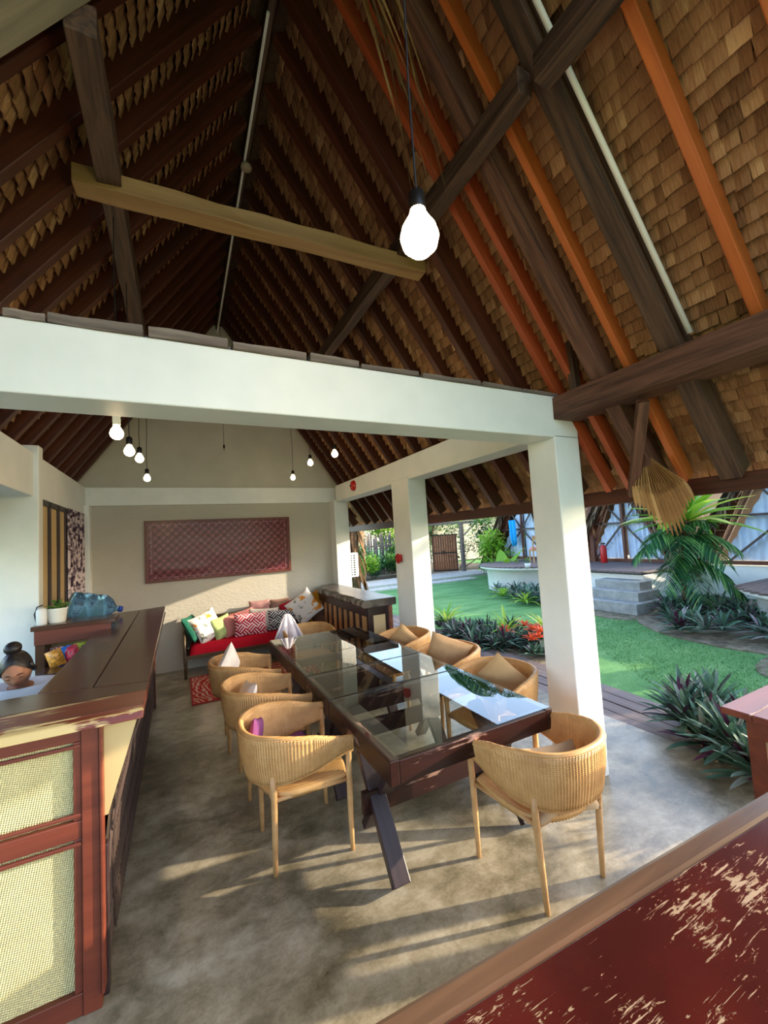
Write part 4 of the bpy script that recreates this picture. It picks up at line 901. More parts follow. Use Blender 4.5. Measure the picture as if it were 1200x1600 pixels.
# ---- leaves in meshes shared by alike plants
LV = {}
def leaf_mesh(key, L, w, droop, fold, mt, tone=.5, point=.9, th=0):
    k_ = (key, round(tone, 1))
    if k_ not in LV:
        b = MB(); b.tone = tone; b.leaf((0, 0, 0), (1, 0, 0), (0, 0, 1), L, w, droop, 7, fold, point); me = b.data('leaf', True); me.materials.append(mt); LV[k_] = me
    return LV[k_]
def orient(d, roll=0):
    d = Vector(d).normalized(); y = Vector((0, 0, 1)).cross(d)
    if y.length < .01: y = Vector((0, 1, 0))
    y.normalize(); z = d.cross(y); return Matrix((d, y, z)).transposed().to_4x4()
def rosette(loc_, r, n, label, cat='plant', group=None, name='oyster_plant', key='oys', mt=None, parts=True, seed=0, w=.035, up=(.35, 1.35), droop=.25, fold=.25):
    rr = random.Random(seed); mt = mt or M['leaf_oyster']; t = thing(name, label, cat, loc_, 0, group) if parts else None
    b = MB() if not parts else None
    for i in range(n):
        a = i*2.4+rr.uniform(-.3, .3); e = up[0]+(up[1]-up[0])*(i/n)+rr.uniform(-.1, .1); tone = min(.95, max(0, rr.gauss(.5, .28))); L = r*rr.uniform(.8, 1.1)
        d = Vector((cos(a)*cos(e), sin(a)*cos(e), sin(e)))
        if parts:
            me = leaf_mesh(key, r, w, droop, fold, mt, tone); o = mesh_obj('leaf', me, None, t); m_ = orient(d); m_.translation = d*.02; o.matrix_local = m_ @ Matrix.Scale(L/r, 4)
        else:
            b.tone = tone; b.leaf((0, 0, 0), d, (0, 0, 1), L, w, droop, 4, fold)
    if parts: return t
    o = b.build(name, mt, smooth=True); o.location = loc_; return tag(o, label, cat, group)
rr = random.Random(12)
# clump beside the patio (nearest bush)
P = [(4.0, 2.2), (4.2, 2.3), (3.88, 2.0), (4.1, 2.05), (4.35, 2.15), (3.8, 1.76), (4.05, 1.8), (4.3, 1.9), (3.88, 1.52), (4.15, 1.55), (3.95, 1.28), (4.4, 1.6), (3.68, 1.58), (3.72, 1.36)]
for i, (x, y) in enumerate(P):
    rosette((x-.06, y-.02, .05+rr.uniform(0, .18)), rr.uniform(.29, .36), 48, 'oyster plant with dark green and purple lance leaves in the clump by the patio edge', group='oyster plants by the patio edge', seed=i, w=.05, up=(-.1, 1.45), droop=.12)
# bed beyond the boardwalk
for i in range(54):
    a = rr.uniform(0, 2*pi); q = sqrt(rr.random()); x, y = 4.98+q*.55*cos(a)-.35*sin(a)*q, 5.55+q*1.15*sin(a)*.9
    rosette((x, y, rr.uniform(-.06, .1)), rr.uniform(.32, .42), 22, 'oyster plant with dark green and purple lance leaves in the bed beyond the boardwalk', group='oyster plants beyond the boardwalk', parts=False, seed=100+i, w=.04, up=(.1, 1.4))
for i in range(9):
    x, y = 4.95+rr.uniform(-.3, .3), 4.95+rr.uniform(-.5, .5)
    rosette((x, y, rr.uniform(.22, .36)), .19, 14, 'orange-red bromeliad at the near end of the bed beyond the boardwalk', group='orange-red bromeliads', name='bromeliad', mt=M['leaf_red'], parts=False, seed=200+i, w=.04, up=(.3, 1.2))
    rosette((x, y, rr.uniform(-.05, .05)), .3, 14, 'green leafy plant under the orange-red bromeliads', group='green plants under the bromeliads', name='leafy_plant', parts=False, seed=230+i, w=.045)
for i, (x, y, r, lb) in enumerate(((5.15, 5.7, .5, 'pale green strap-leaved plant in the middle of the bed beyond the boardwalk'), (5.55, 5.15, .5, 'pale green upright plant behind the orange-red bromeliads'), (4.85, 7.1, .55, 'large green strap-leaved plant beside the middle white pillar'))):
    rosette((x, y, .08), r, 18, lb, seed=300+i, mt=M['leaf_bright'], key='strap%d' % i, name='strap_leaved_plant', w=.06, up=(.35, 1.35), droop=.45)
for i in range(10):
    rosette((4.75+rr.uniform(-.25, .3), 7.1+rr.uniform(-.5, .5), rr.uniform(-.06, .06)), .32, 18, 'dark leafy plant low around the strap-leaved plant by the middle pillar', group='dark plants by the middle pillar', name='leafy_plant', parts=False, seed=330+i, w=.04)
# bed under the round deck and beside the palm
for i in range(46):
    t_ = i/45; x, y = 8.1+rr.uniform(-.15, .9)+1.2*t_*t_, 7.3+t_*3.0+rr.uniform(-.3, .3)
    rosette((x, y, rr.uniform(-.06, .1)), rr.uniform(.32, .5), 15, 'dark oyster plant in the bed below the round white-edged deck', group='oyster plants below the round deck', parts=False, seed=400+i, w=.05, up=(.1, 1.4))
for i, (x, y) in enumerate(((8.0, 8.05), (8.4, 9.3))): rosette((x, y, 0), .62, 18, ('pale green strap plant at the lawn edge below the round deck', 'pale strap plant deeper in the bed below the round deck')[i], seed=440+i, mt=M['leaf_bright'], key='strapf', name='strap_leaved_plant', w=.07, parts=False, up=(.3, 1.3), droop=.5)
rosette((8.75, 6.95, -.05), .4, 40, 'small grassy tuft at the left of the concrete steps', seed=445, mt=M['leaf'], name='grass_tuft', w=.02, parts=False, up=(.3, 1.5), droop=.5)
for i in range(80):
    a = rr.uniform(0, 2*pi); q = sqrt(rr.random()); x, y = 9.0+q*1.45*cos(a), 3.55+q*1.75*sin(a)
    if y > 5.0 and x < 8.6: continue
    rosette((x, y, rr.uniform(-.06, .12)), rr.uniform(.36, .55), 15, 'blue-green oyster plant in the wide bed around the palm foot', group='oyster plants around the palm foot', parts=False, seed=500+i, w=.055, up=(.1, 1.4))
# ------------------------------------------------------------------ palm with bird's nest fern
pl = thing('small_palm', 'slim palm with drooping feathery fronds below the bright fern', 'palm', (9.45, 4.95, -.06))
MB().tube([(0, 0, 0), (.03, .05, .5), (0, .02, 1.0), (.02, 0, 1.6)], [.07, .06, .055, .05], 10).build('trunk', M['trunk'], pl, True)
def frond(base, az, L, rise, droop, n=26, ll=.42, seed=0, w=.03):
    rr = random.Random(seed); b = MB(); pts = []
    for k_ in range(13):
        t_ = k_/12; h = L*t_; pts.append(Vector(base)+Vector((cos(az)*h*cos(rise)*.95, sin(az)*h*cos(rise)*.95, h*sin(rise)-droop*L*t_**2.2)))
    b.tone = .4; b.tube(pts, [.014*(1-.8*k_/12) for k_ in range(13)], 5)
    for k_ in range(n):
        t_ = .18+.82*k_/n; i = min(11, int(t_*12)); p = pts[i].lerp(pts[i+1], t_*12-i); tg = (pts[i+1]-pts[i]).normalized(); sd_ = tg.cross(Vector((0, 0, 1))).normalized()
        for s_ in (1, -1):
            b.tone = rr.random(); d = (sd_*s_+tg*.75+Vector((0, 0, rr.uniform(-.15, .05)))).normalized(); b.leaf(p, d, (0, 0, 1), ll*(sin(pi*(.15+.8*t_))*.7+.35)*rr.uniform(.85, 1.1), w, rr.uniform(.35, .7), 4, .2)
    return b
for i, (az, rise, L, dr_, z) in enumerate(((3.6, .5, 1.15, .75, 1.55), (4.4, .4, 1.1, .8, 1.5), (2.9, .55, 1.2, .75, 1.6), (5.2, .5, 1.1, .7, 1.55), (2.2, .4, 1.0, .7, 1.5), (.4, .6, 1.0, .6, 1.6), (1.3, .6, 1.0, .6, 1.6), (3.9, .1, 1.0, .85, 1.1), (4.9, .1, 1.0, .85, 1.15), (3.2, .1, .95, .8, 1.2), (3.5, .9, .9, .5, 1.6), (4.7, .9, .9, .5, 1.65))):
    frond((0, 0, z), az, L, rise, dr_, seed=i, w=.035).build('frond', M['leaf_palm'], pl)
fn = thing('birds_nest_fern', 'bright yellow-green fern with broad upright leaves on the palm crown', 'fern', (9.5, 4.85, 1.82)); rr = random.Random(31)
MB().lathe([(0, -.25), (.16, -.2), (.2, 0), (.12, .1), (0, .12)], 14).build('root_ball', M['trunk'], fn, True)
for i in range(46):
    a = i*2.4; e = .1+1.3*(i/46)+rr.uniform(-.08, .08); L = rr.uniform(.95, 1.35); d = Vector((cos(a)*cos(e), sin(a)*cos(e), sin(e)))
    o = mesh_obj('leaf', leaf_mesh('fern', 1.0, .16, .35, .2, M['leaf_bright'], rr.random()), None, fn); m_ = orient(d); m_.translation = d*.06; o.matrix_local = m_ @ Matrix.Scale(L, 4)
# dark creeper foliage between fern and fronds
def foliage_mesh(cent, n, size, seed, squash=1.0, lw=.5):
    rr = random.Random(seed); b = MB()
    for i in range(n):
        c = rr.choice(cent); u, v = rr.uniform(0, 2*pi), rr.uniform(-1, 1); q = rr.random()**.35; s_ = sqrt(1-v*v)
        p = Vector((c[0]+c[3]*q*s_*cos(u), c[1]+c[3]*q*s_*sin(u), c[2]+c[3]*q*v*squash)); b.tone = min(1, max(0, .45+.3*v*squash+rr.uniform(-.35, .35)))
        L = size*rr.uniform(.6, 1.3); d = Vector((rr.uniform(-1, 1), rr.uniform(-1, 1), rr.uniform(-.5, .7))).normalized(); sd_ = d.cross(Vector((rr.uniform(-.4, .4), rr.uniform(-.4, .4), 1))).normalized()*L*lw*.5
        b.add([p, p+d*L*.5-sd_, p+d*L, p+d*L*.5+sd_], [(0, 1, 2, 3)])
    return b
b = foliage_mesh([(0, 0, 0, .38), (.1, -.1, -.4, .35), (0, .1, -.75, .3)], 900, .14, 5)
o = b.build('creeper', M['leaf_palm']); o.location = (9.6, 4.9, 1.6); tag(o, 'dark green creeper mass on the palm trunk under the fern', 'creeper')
def shrub(name, label, cat, pos, cent, n, size, seed, mt=None, group=None, trunk=None):
    t = thing(name, label, cat, pos, 0, group)
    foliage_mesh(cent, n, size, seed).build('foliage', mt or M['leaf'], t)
    q = MB(); rr = random.Random(seed)
    for c in cent[:5]: q.tube([(c[0]*.2, c[1]*.2, 0), (c[0]*.6, c[1]*.6, c[2]*.5), (c[0], c[1], c[2])], [trunk or .03, (trunk or .03)*.7, (trunk or .03)*.3], 6)
    q.build('stem', M['trunk'], t); return t
shrub('broad_leaf_plant', 'bright banana-like plant at the end of the path by the gate', 'plant', (10.9, 12.4, -.05), [(0, 0, .5, .2)], 20, .2, 1, M['leaf_bright'])
t = thing('broad_leaf_plant', 'large broad-leaved green plant left of the huts', 'plant', (10.6, 11.6, -.05)); rr = random.Random(77)
for i in range(9):
    a = i*2.4; e = rr.uniform(.9, 1.35); d = Vector((cos(a)*cos(e), sin(a)*cos(e), sin(e))); o = mesh_obj('leaf', leaf_mesh('banana', 1.5, .5, .25, .1, M['leaf_bright'], .2+.5*rr.random()), None, t); o.matrix_local = orient(d) @ Matrix.Scale(rr.uniform(.7, 1.05), 4)
shrub('garden_shrub', 'yellow-green flowering shrub right of the wooden gate', 'shrub', (11.6, 13.3, 0), [(0, 0, .8, .7), (.4, .5, 1.3, .6), (-.2, -.3, 1.5, .5), (.3, -.5, .6, .6), (.9, 0, 1.0, .6)], 2600, .17, 21, M['leaf_bright'])
shrub('garden_shrub', 'tall dark green shrub close behind the huts at the left', 'shrub', (14.2, 15.4, 0), [(0, 0, .9, .8), (.5, .2, 1.8, .8), (-.4, .6, 1.5, .7)], 2000, .18, 22)
shrub('garden_shrub', 'bushy green shrub left of the wooden gate', 'shrub', (10.3, 18.6, 0), [(0, 0, .6, .6), (.5, .2, 1.2, .6), (-.3, -.1, 1.1, .6), (.3, .3, 1.9, .5)], 2600, .17, 23)
shrub('garden_shrub', 'tall sunlit yellow-green shrub behind the fence left of the gate', 'shrub', (10.4, 20.4, 0), [(0, 0, 2.0, .8), (.6, .2, 2.8, .7), (-.6, 0, 2.6, .7)], 2200, .22, 24, M['leaf_bright'])
shrub('garden_shrub', 'round leafy bush against the fence seen left of the middle pillar', 'shrub', (7.9, 19.5, 0), [(0, 0, 1.6, .7), (.3, .2, 2.3, .6), (-.3, 0, 1.0, .6)], 2200, .16, 25)
shrub('garden_shrub', 'low pale green bush in front of the fence left of the middle pillar', 'shrub', (7.0, 16.9, 0), [(0, 0, .7, .5), (.7, .1, .8, .45), (-.5, 0, .4, .4)], 1500, .16, 26, M['leaf_bright'])
for i, (p, cs, lb, mt_) in enumerate((((9.6, 17.6, 0), [(0, 0, .5, .5), (.5, .2, 1.0, .5), (-.5, .1, .7, .5)], 'leafy green bush beside the left frame of the wooden gate', 'leaf'),
        ((8.3, 17.9, 0), [(0, 0, .6, .55), (-.6, .1, 1.0, .5)], 'green bush before the fence, just right of the middle pillar', 'leaf_palm'), ((13.4, 15.2, 0), [(0, 0, 1.2, .8), (.5, -.3, 2.0, .7), (-.4, .3, 2.2, .6)], 'tall airy green shrub right of the gate post', 'leaf'),
        ((13.6, 18.6, 0), [(0, 0, 1.0, .8), (.8, -.5, 1.4, .8), (1.6, -1.1, 1.0, .8), (0, 0, 2.2, .6)], 'dense green hedge mass right behind the gate post', 'leaf'), ((11.0, 21.5, 0), [(0, 0, .9, .9), (1.2, 0, 1.2, .9), (2.4, 0, 1.0, .9)], 'green hedge showing above the wooden gate', 'leaf'),
        ((12.7, 12.6, 0), [(0, 0, .7, .6), (.2, .3, 1.4, .6), (0, -.3, 1.1, .5)], 'yellow-green shrub touching the boards of the left hut', 'leaf_bright'), ((6.3, 18.4, 0), [(0, 0, 1.2, .7), (0, 0, 2.2, .7), (-.8, 0, 1.6, .7)], 'tall green creeper-covered shrub on the fence behind the bamboo pole', 'leaf'))):
    shrub('garden_shrub', lb, 'shrub', p, cs, 1800, .16, 800+i, M[mt_])
# background trees
rr = random.Random(40)
TR = [((14.5, 24, 0), 3.4, 1.9, 'broad green tree standing behind the wooden gate'), ((8.5, 26, 0), 3.4, 2.0, 'dense green tree behind the fence near the back pillar'), ((19, 20, 0), 4.2, 2.0, 'leafy tree rising behind the left hut'),
      ((22, 13.5, 0), 4.4, 2.3, 'leafy tree behind the huts, hidden by the near pillar'), ((22.5, 8.2, 0), 4.6, 2.2, 'pale leafy tree seen through the gap above the fern'), ((12.6, 7.0, 0), 2.8, .55, 'thin dark green tree rising just behind the fern'), ((4.5, 28, 0), 3.2, 2.0, 'far green tree behind the back wall corner')]
for i, (p, h, r, lb) in enumerate(TR):
    cs = [(rr.uniform(-r, r)*.7, rr.uniform(-r, r)*.7, h+rr.uniform(-.6, .6)*r, r*rr.uniform(.45, .65)) for _ in range(9)]
    shrub('garden_tree', lb, 'tree', p, cs, 4200, .24 if r > 1 else .15, 50+i, trunk=.14)
# coconut palm
cp = thing('coconut_palm', 'tall palm with a thick dark trunk beside the left hut', 'palm', (13.65, 14.4, 0))
MB().tube([(0, 0, 0), (.1, -.1, 1.5), (-.3, .1, 4.2), (-.9, .3, 6.4)], [.30, .26, .17, .14], 12).build('trunk', M['trunk'], cp, True)
for i in range(16): frond((-.9, .3, 6.4), i*2.4, rr.uniform(2.6, 3.3), .65-.5*(i/16), .75, 34, .8, 60+i, .06).build('frond', M['leaf_palm'], cp)
# ------------------------------------------------------------------ fence, gate, far wall
fe = thing('picket_fence', 'grey rough picket fence left of the gate', 'fence', (9, 19.2, 0)); rr = random.Random(14)
for i in range(62):
    x = 5.0+i*.112; q = rr.uniform(1.75, 2.15); key = 'pk%d' % (i % 5)
    if key not in _bc: _bc[key] = MB().box((0, 0, .95+.04*(i % 5)), (.085, .03, 1.9+.08*(i % 5))).data('picket'); _bc[key].materials.append(M['plank_grey'])
    o = mesh_obj('picket', _bc[key], None, fe); o.location = (x-9, rr.uniform(-.02, .02), 0); o.rotation_euler = (0, rr.uniform(-.03, .03), rr.uniform(-.3, .3))
for z in (.5, 1.5): MB().box((-.5, .04, z), (7, .04, .08)).build('rail', M['plank_grey'], fe)
gt = thing('wooden_gate', 'brown boarded wooden gate with a diagonal-braced grey post', 'gate', (11.45, 17.62, 0), atan2(16.9-17.6, 12.5-11.45))
gw = m_wood('warm_gate_board', S(96, 52, 30), S(150, 88, 50), .6, 14, .2, .3)
for i in range(10):
    x = .05+i*.118
    for z0, z1 in ((.12, .95), (1.0, 1.85)): beam('board', (x+.055, 0, z0), (x+.055, 0, z1), .112, .025, gw, gt, up=(0, 1, 0), bevel=0)
for a, c in (((0, -.03, .05), (.05, .03, 1.9)), ((1.2, -.03, .05), (1.25, .03, 1.9)), ((0, -.03, 1.85), (1.25, .03, 1.9)), ((0, -.03, .94), (1.25, .03, 1.0)), ((0, -.03, .05), (1.25, .03, .12))): MB().span(a, c).build('frame', M['metal_dark'], gt)
MB().span((.5, -.06, 1.02), (.62, -.03, 1.08)).build('latch', M['metal_dark'], gt)
gp = thing('gate_post', 'grey square gate post with a diagonal brace under a crossbar', 'post', (12.66, 16.7, 0))
MB().box((0, 0, 1.25), (.16, .16, 2.5)).build('post', M['plank_grey'], gp); MB().bar((0, 0, 1.7), (.55, -.4, 2.35), .06, .06).build('brace', M['plank_grey'], gp); MB().bar((-1.6, 1.1, 2.45), (1.1, -.8, 2.45), .1, .1).build('crossbar', M['plank_grey'], gp)
wp = thing('white_post', 'white post rising behind the fence left of the gate', 'post', (12.3, 20.6, 0)); MB().box((0, 0, 1.5), (.35, .35, 3.0)).build('shaft', M['white'], wp); MB().box((0, 0, 3.0), (.45, .45, .08)).build('cap', M['white'], wp)
bp = thing('bamboo_pole', 'thin pale bamboo pole standing beyond the live-edge bar', 'pole', (6.6, 15.2, 0)); MB().tube([(0, 0, 0), (.02, 0, 1.0), (-.02, 0, 2.2)], .035, 8).build('cane', M['timber_lt'], bp, True)
for z in (.4, .8, 1.2, 1.6): MB().lathe([(.036, z-.01), (.041, z), (.036, z+.01)], 8).build('node', M['timber_lt'], bp)
tk = thing('fan_palm', 'palm trunk skirted with dry fronds beyond the back pillar', 'palm', (4.3, 10.6, -.05)); rr = random.Random(15)
MB().tube([(0, 0, 0), (0, 0, 1.4), (.05, 0, 2.9)], [.17, .15, .14], 12).build('trunk', M['trunk'], tk, True)
for i in range(60):
    a = rr.uniform(0, 2*pi); z = rr.uniform(.9, 2.7); b = MB(); b.tone = rr.random(); b.tone *= .35; b.leaf((.13*cos(a), .13*sin(a), z), (cos(a)*.35, sin(a)*.35, -1), (cos(a), sin(a), 0), rr.uniform(.5, .9), .1, .0, 4, .2); b.build('dry_frond', M['leaf_dry'], tk)
ac = thing('outdoor_unit', 'white slotted outdoor unit beside the back pillar', 'air conditioner', (3.05, 7.75, 1.16))
MB().box((0, 0, .24), (.30, .2, .48)).build('casing', m_plain('white_casing', S(226, 228, 224), .4), ac, bevel=.02)
for i in range(3):
    for j in range(9): MB().box((-.08+.07*i, -.101, .05+j*.047), (.04, .006, .026)).build('slot', M['metal_dark'], ac)
MB().bar((-.1, .1, -.02), (-.1, -.1, -.02), .03, .04).build('bracket', M['metal_dark'], ac); MB().box((-.1, 0, -.6), (.05, .05, 1.12)).build('bracket', M['metal_dark'], ac)
# ------------------------------------------------------------------ huts with decks and steps
dk = struct('wooden_deck'); ZD = .75
slab('deck_base', (9.75, 6.0, -.05), (12.0, 9.2, .66), M['white'])
for i in range(20): beam('plank', (9.6, 5.95+.165*i+.08, .725), (12.3, 5.95+.165*i+.08, .725), .155, .05, M['deck'], dk, bevel=.004)
sp_ = struct('steps')
for i, (x0, z) in enumerate(((8.6, .17), (8.95, .36), (9.3, .55))): MB().span((x0, 5.5+.16*i, -.06), (9.76, 6.95-.0*i, z)).build('step', M['step'], sp_, bevel=.01)
def rdeck(name, cx_, cy_, r, z, lb=None):
    d = struct(name)
    for i in range(int(2*r/.16)):
        y = -r+.08+i*.16; hx = sqrt(max(.01, r*r-y*y)); beam('plank', (cx_-hx, cy_+y, z), (cx_+hx, cy_+y, z), .15, .04, M['deck'], d, bevel=.003)
    MB().lathe([(r-.25, -.05), (r-.22, z-.1), (r-.05, z-.1), (r+.01, z-.06), (r+.01, z-.018)], 48, (cx_, cy_, 0)).build('white_rim', M['white'], d, True)
rdeck('round_deck', 10.7, 10.3, 1.75, ZD); rdeck('round_deck', 10.0, 2.2, 1.9, .62)
MB().span((12.0, 9.2, -.05), (17.0, 14.0, ZD)).build('hut_base', M['white'])['kind'] = 'structure'
MB().span((12.0, 1.0, -.05), (17.0, 9.2, ZD-.02)).build('hut_base', M['white'])['kind'] = 'structure'
redw = m_wood('red_brown_hut_wood', S(76, 38, 24), S(118, 66, 42), .5, 12, .15, .2); dkw = m_wood('dark_hut_frame', S(60, 50, 46), S(98, 84, 78), .55, 14, .1, .2)
def tri(poly, x, th, name, mt, par):
    n = len(poly); vs = [(x, y, z) for y, z in poly]+[(x+th, y, z) for y, z in poly]
    return MB().add(vs, [tuple(range(n)), tuple(range(2*n-1, n-1, -1))]+[(i, n+i, n+(i+1) % n, (i+1) % n) for i in range(n)]).build(name, mt, par)
def hut(yc, hw, H, label, cur_side=0, seed=0):
    """A-frame hut: front at x=12 facing the lawn, thatch down both sides"""
    t = thing('thatched_hut', label, 'hut', (12.0, yc, ZD)); rr = random.Random(seed)
    sl = H/hw
    def curtain(y0, y1, z1a, z1b):
        b = MB(); n = 36; vs = []
        for i in range(n+1):
            y = y0+(y1-y0)*i/n; zz = z1a+(z1b-z1a)*i/n; x = .12+.03*sin(i*1.3); vs += [(x, y, .1), (x, y, zz)]
        b.add(vs, [(2*i, 2*i+1, 2*i+3, 2*i+2) for i in range(n)]); b.build('curtain', M['curtain'], t, True)
    iw = hw*.72
    curtain(-iw*.86, -.03, .35, H*.8); curtain(.03, iw*.86, H*.8, .35)
    for s_ in (-1, 1):
        MB().bar((0, s_*hw, 0), (0, 0, H), .10, .10, up=(1, 0, 0)).build('frame_rafter', redw, t)
        MB().bar((0, s_*hw*.74, 0), (0, s_*hw*.10, H*.86), .06, .06, up=(1, 0, 0)).build('frame_rafter', redw, t)
        MB().bar((0, s_*.02, 1.15), (0, s_*hw*.60, .06), .045, .045, up=(1, 0, 0)).build('brace', dkw, t)
        MB().bar((0, s_*.02, 1.2), (0, s_*hw*.26, H*.62), .045, .045, up=(1, 0, 0)).build('brace', dkw, t)
        # boards between the two slanted members
        nb = 13
        for k_ in range(nb):
            z0, z1 = k_*H*.72/nb, (k_+.94)*H*.72/nb; f = lambda z, w: s_*w*hw*(1-z/(H*(1.0 if w == 1 else 1.16)))
            ya0, ya1, yb0, yb1 = f(z0, 1), f(z1, 1), f(z0, .78), f(z1, .78)
            tri([(ya0, z0), (yb0, z0), (yb1, z1), (ya1, z1)] if s_ < 0 else [(yb0, z0), (ya0, z0), (ya1, z1), (yb1, z1)], .03+.01*(k_ % 2), .03, 'board', redw, t)
    MB().box((0, 0, H*.42), (.07, .07, H*.84)).build('mullion', redw, t); MB().box((0, 0, 1.18), (.06, hw*1.1, .06)).build('crossbar', dkw, t); MB().box((0, 0, .05), (.1, hw*2, .09)).build('sill', redw, t)
    b = MB()
    for s_ in (-1, 1):
        n_ = Vector((0, s_*sl, 1)).normalized(); d_ = Vector((0, s_, -sl)).normalized(); Ls = sqrt(hw*hw+H*H)*1.08
        v = 0
        while v < Ls:
            x = -.25
            while x < 4.6:
                w = rr.uniform(.08, .16); b.tone = rr.random(); p = Vector((x, 0, H+.12))+d_*v+n_*(.05+rr.uniform(0, .04)); q = p+d_*rr.uniform(.4, .6)-n_*.02+Vector((rr.uniform(-.04, .04), 0, 0)); xw = Vector((w/2, 0, 0))
                b.add([p-xw, p+xw, q+xw*.6, q-xw*.6], [(0, 1, 2, 3)]); x += w*.8
            v += .22
        p0, p1 = Vector((0, 0, H+.05)), Vector((0, 0, H+.05))+d_*Ls*.98
        b.tone = .3; b.hexa([p0+Vector((-.2, 0, -.04)), p1+Vector((-.2, 0, -.04)), p1+Vector((4.6, 0, -.04)), p0+Vector((4.6, 0, -.04)), p0+n_*.12+Vector((-.2, 0, 0)), p1+n_*.12+Vector((-.2, 0, 0)), p1+n_*.12+Vector((4.6, 0, 0)), p0+n_*.12+Vector((4.6, 0, 0))])
        for i in range(150):   # shaggy front edge
            v = rr.uniform(0, Ls); p = Vector((-.22, 0, H+.1))+d_*v; b.tone = rr.random(); b.leaf(p, (rr.uniform(-.5, .1), d_.y*.4+rr.uniform(-.3, .3), -1), (1, 0, 0), rr.uniform(.25, .55), .05, 0, 3, .2)
    o = b.build('thatch', M['thatch_out'], t); o['kind'] = 'stuff'
    return t
hut(11.95, 2.0, 2.95, 'thatched A-frame hut with blue-white curtains left of the near pillar', seed=1)
hut(7.85, 1.66, 2.7, 'thatched A-frame hut with curtained braced front above the steps', seed=2)
hut(4.0, 2.1, 3.05, 'thatched A-frame hut with slanted boards behind the palm at right', seed=3)
q = thing('hut_post', 'square red-brown post at the left of the braced hut front', 'post', (11.9, 8.83, ZD)); MB().box((0, 0, .85), (.13, .13, 1.7)).build('shaft', redw, q); MB().box((0, 0, .03), (.17, .17, .06)).build('foot', redw, q)
# extinguisher, towel, chair, pot
ex = thing('fire_extinguisher', 'red fire extinguisher standing on the deck by the hut post', 'extinguisher', (11.6, 8.28, ZD))
MB().lathe([(0, 0), (.085, 0), (.095, .02), (.095, .44), (.07, .51), (.03, .54), (0, .54)], 20).build('cylinder_body', M['red'], ex, True); MB().box((0, 0, .58), (.05, .12, .05)).build('handle', M['metal_dark'], ex)
MB().tube([(0, .05, .57), (0, .12, .5), (0, .11, .2)], .012, 6).build('hose', M['metal_dark'], ex)
b = MB(); n = 20; vs = []
for i in range(n+1):
    u = i/n; vs += [(11.75+.04*sin(u*13), 12.0+.36*u+.02, 2.3), (11.75+.05*sin(u*13+.4), 12.04+.30*u, 1.75-.1*sin(u*9)), (11.76+.05*sin(u*13+1), 12.06+.24*u, 1.45-.18*abs(sin(u*7)))]
b.add(vs, [(3*i+k_, 3*i+k_+1, 3*i+k_+4, 3*i+k_+3) for i in range(n) for k_ in range(2)]); o = b.build('towel', m_fabric('bright_blue_towel', S(40, 170, 236)), smooth=True); o.modifiers.new('s', 'SOLIDIFY').thickness = .015; tag(o, 'bright blue towel hanging from the left hut eave', 'towel')
dc = thing('deck_chair', 'light wooden chair with printed cushion on the round deck', 'chair', (10.9, 10.2, ZD), 2.6)
cw = M['chair_wood']
for x in (-.22, .22):
    for y in (-.22, .22): MB().box((x, y, .21), (.04, .04, .42)).build('leg', cw, dc)
    MB().bar((x, .22, .4), (x, .32, .95), .04, .04).build('back_post', cw, dc)
MB().box((0, 0, .43), (.5, .5, .04)).build('seat', cw, dc); MB().bar((-.22, .30, .85), (.22, .30, .85), .03, .14).build('back_rest', cw, dc); MB().box((0, -.0, .49), (.44, .42, .09)).build('seat_pad', F['blush_print'], dc, bevel=.02)
dt = thing('low_round_table', 'low round glass table on the right round deck', 'table', (9.7, 2.9, .64)); MB().lathe([(0, .33), (.42, .33), (.43, .345), (.42, .36), (0, .36)], 30).build('top', m_plain('pale_blue_top', S(150, 176, 200), .2), dt); MB().tube([(0, 0, 0), (0, 0, .33)], .05, 10).build('leg', dkw, dt)
pp = thing('potted_plant', 'tiny white potted plant on the round deck left of the near pillar', 'plant', (9.35, 9.2, ZD)); MB().lathe([(0, 0), (.07, 0), (.09, .14), (.08, .14), (0, .12)], 14).build('pot', M['white'], pp, True); foliage_mesh([(0, 0, .2, .09)], 60, .07, 3).build('leaves', M['leaf'], pp)
# dry fan frond hanging at the eave
df = thing('dry_fan_frond', 'large dry folded palm frond hanging under the eave before the bright fern', 'dry leaves', (3.06, 1.78, 2.36)); rr = random.Random(19)
for i in range(16):   # folded pleats of the fan
    t_ = i/15; b = MB(); b.tone = rr.uniform(.3, 1); y1 = .12-.34*t_
    b.add([(0, .02-.02*t_, .10-.06*t_), (.012, .05-.03*t_, .07-.08*t_), (.02, y1, -.20-.06*sin(pi*t_)), (0, y1-.022, -.20-.06*sin(pi*t_))], [(0, 1, 2, 3)])
    b.leaf((.01, y1, -.18), (.1, -.35*(t_-.2)-.1, -1), (1, 0, 0), .16+.22*sin(pi*t_)**2, .03, .05, 4, .3)
    o = b.build('leaflet', M['leaf_dry'], df); o.modifiers.new('s', 'SOLIDIFY').thickness = .003
MB().tube([(0, .01, .10), (.02, .04, .24), (.0, .10, .34)], .008, 6).build('stalk', M['leaf_dry'], df)
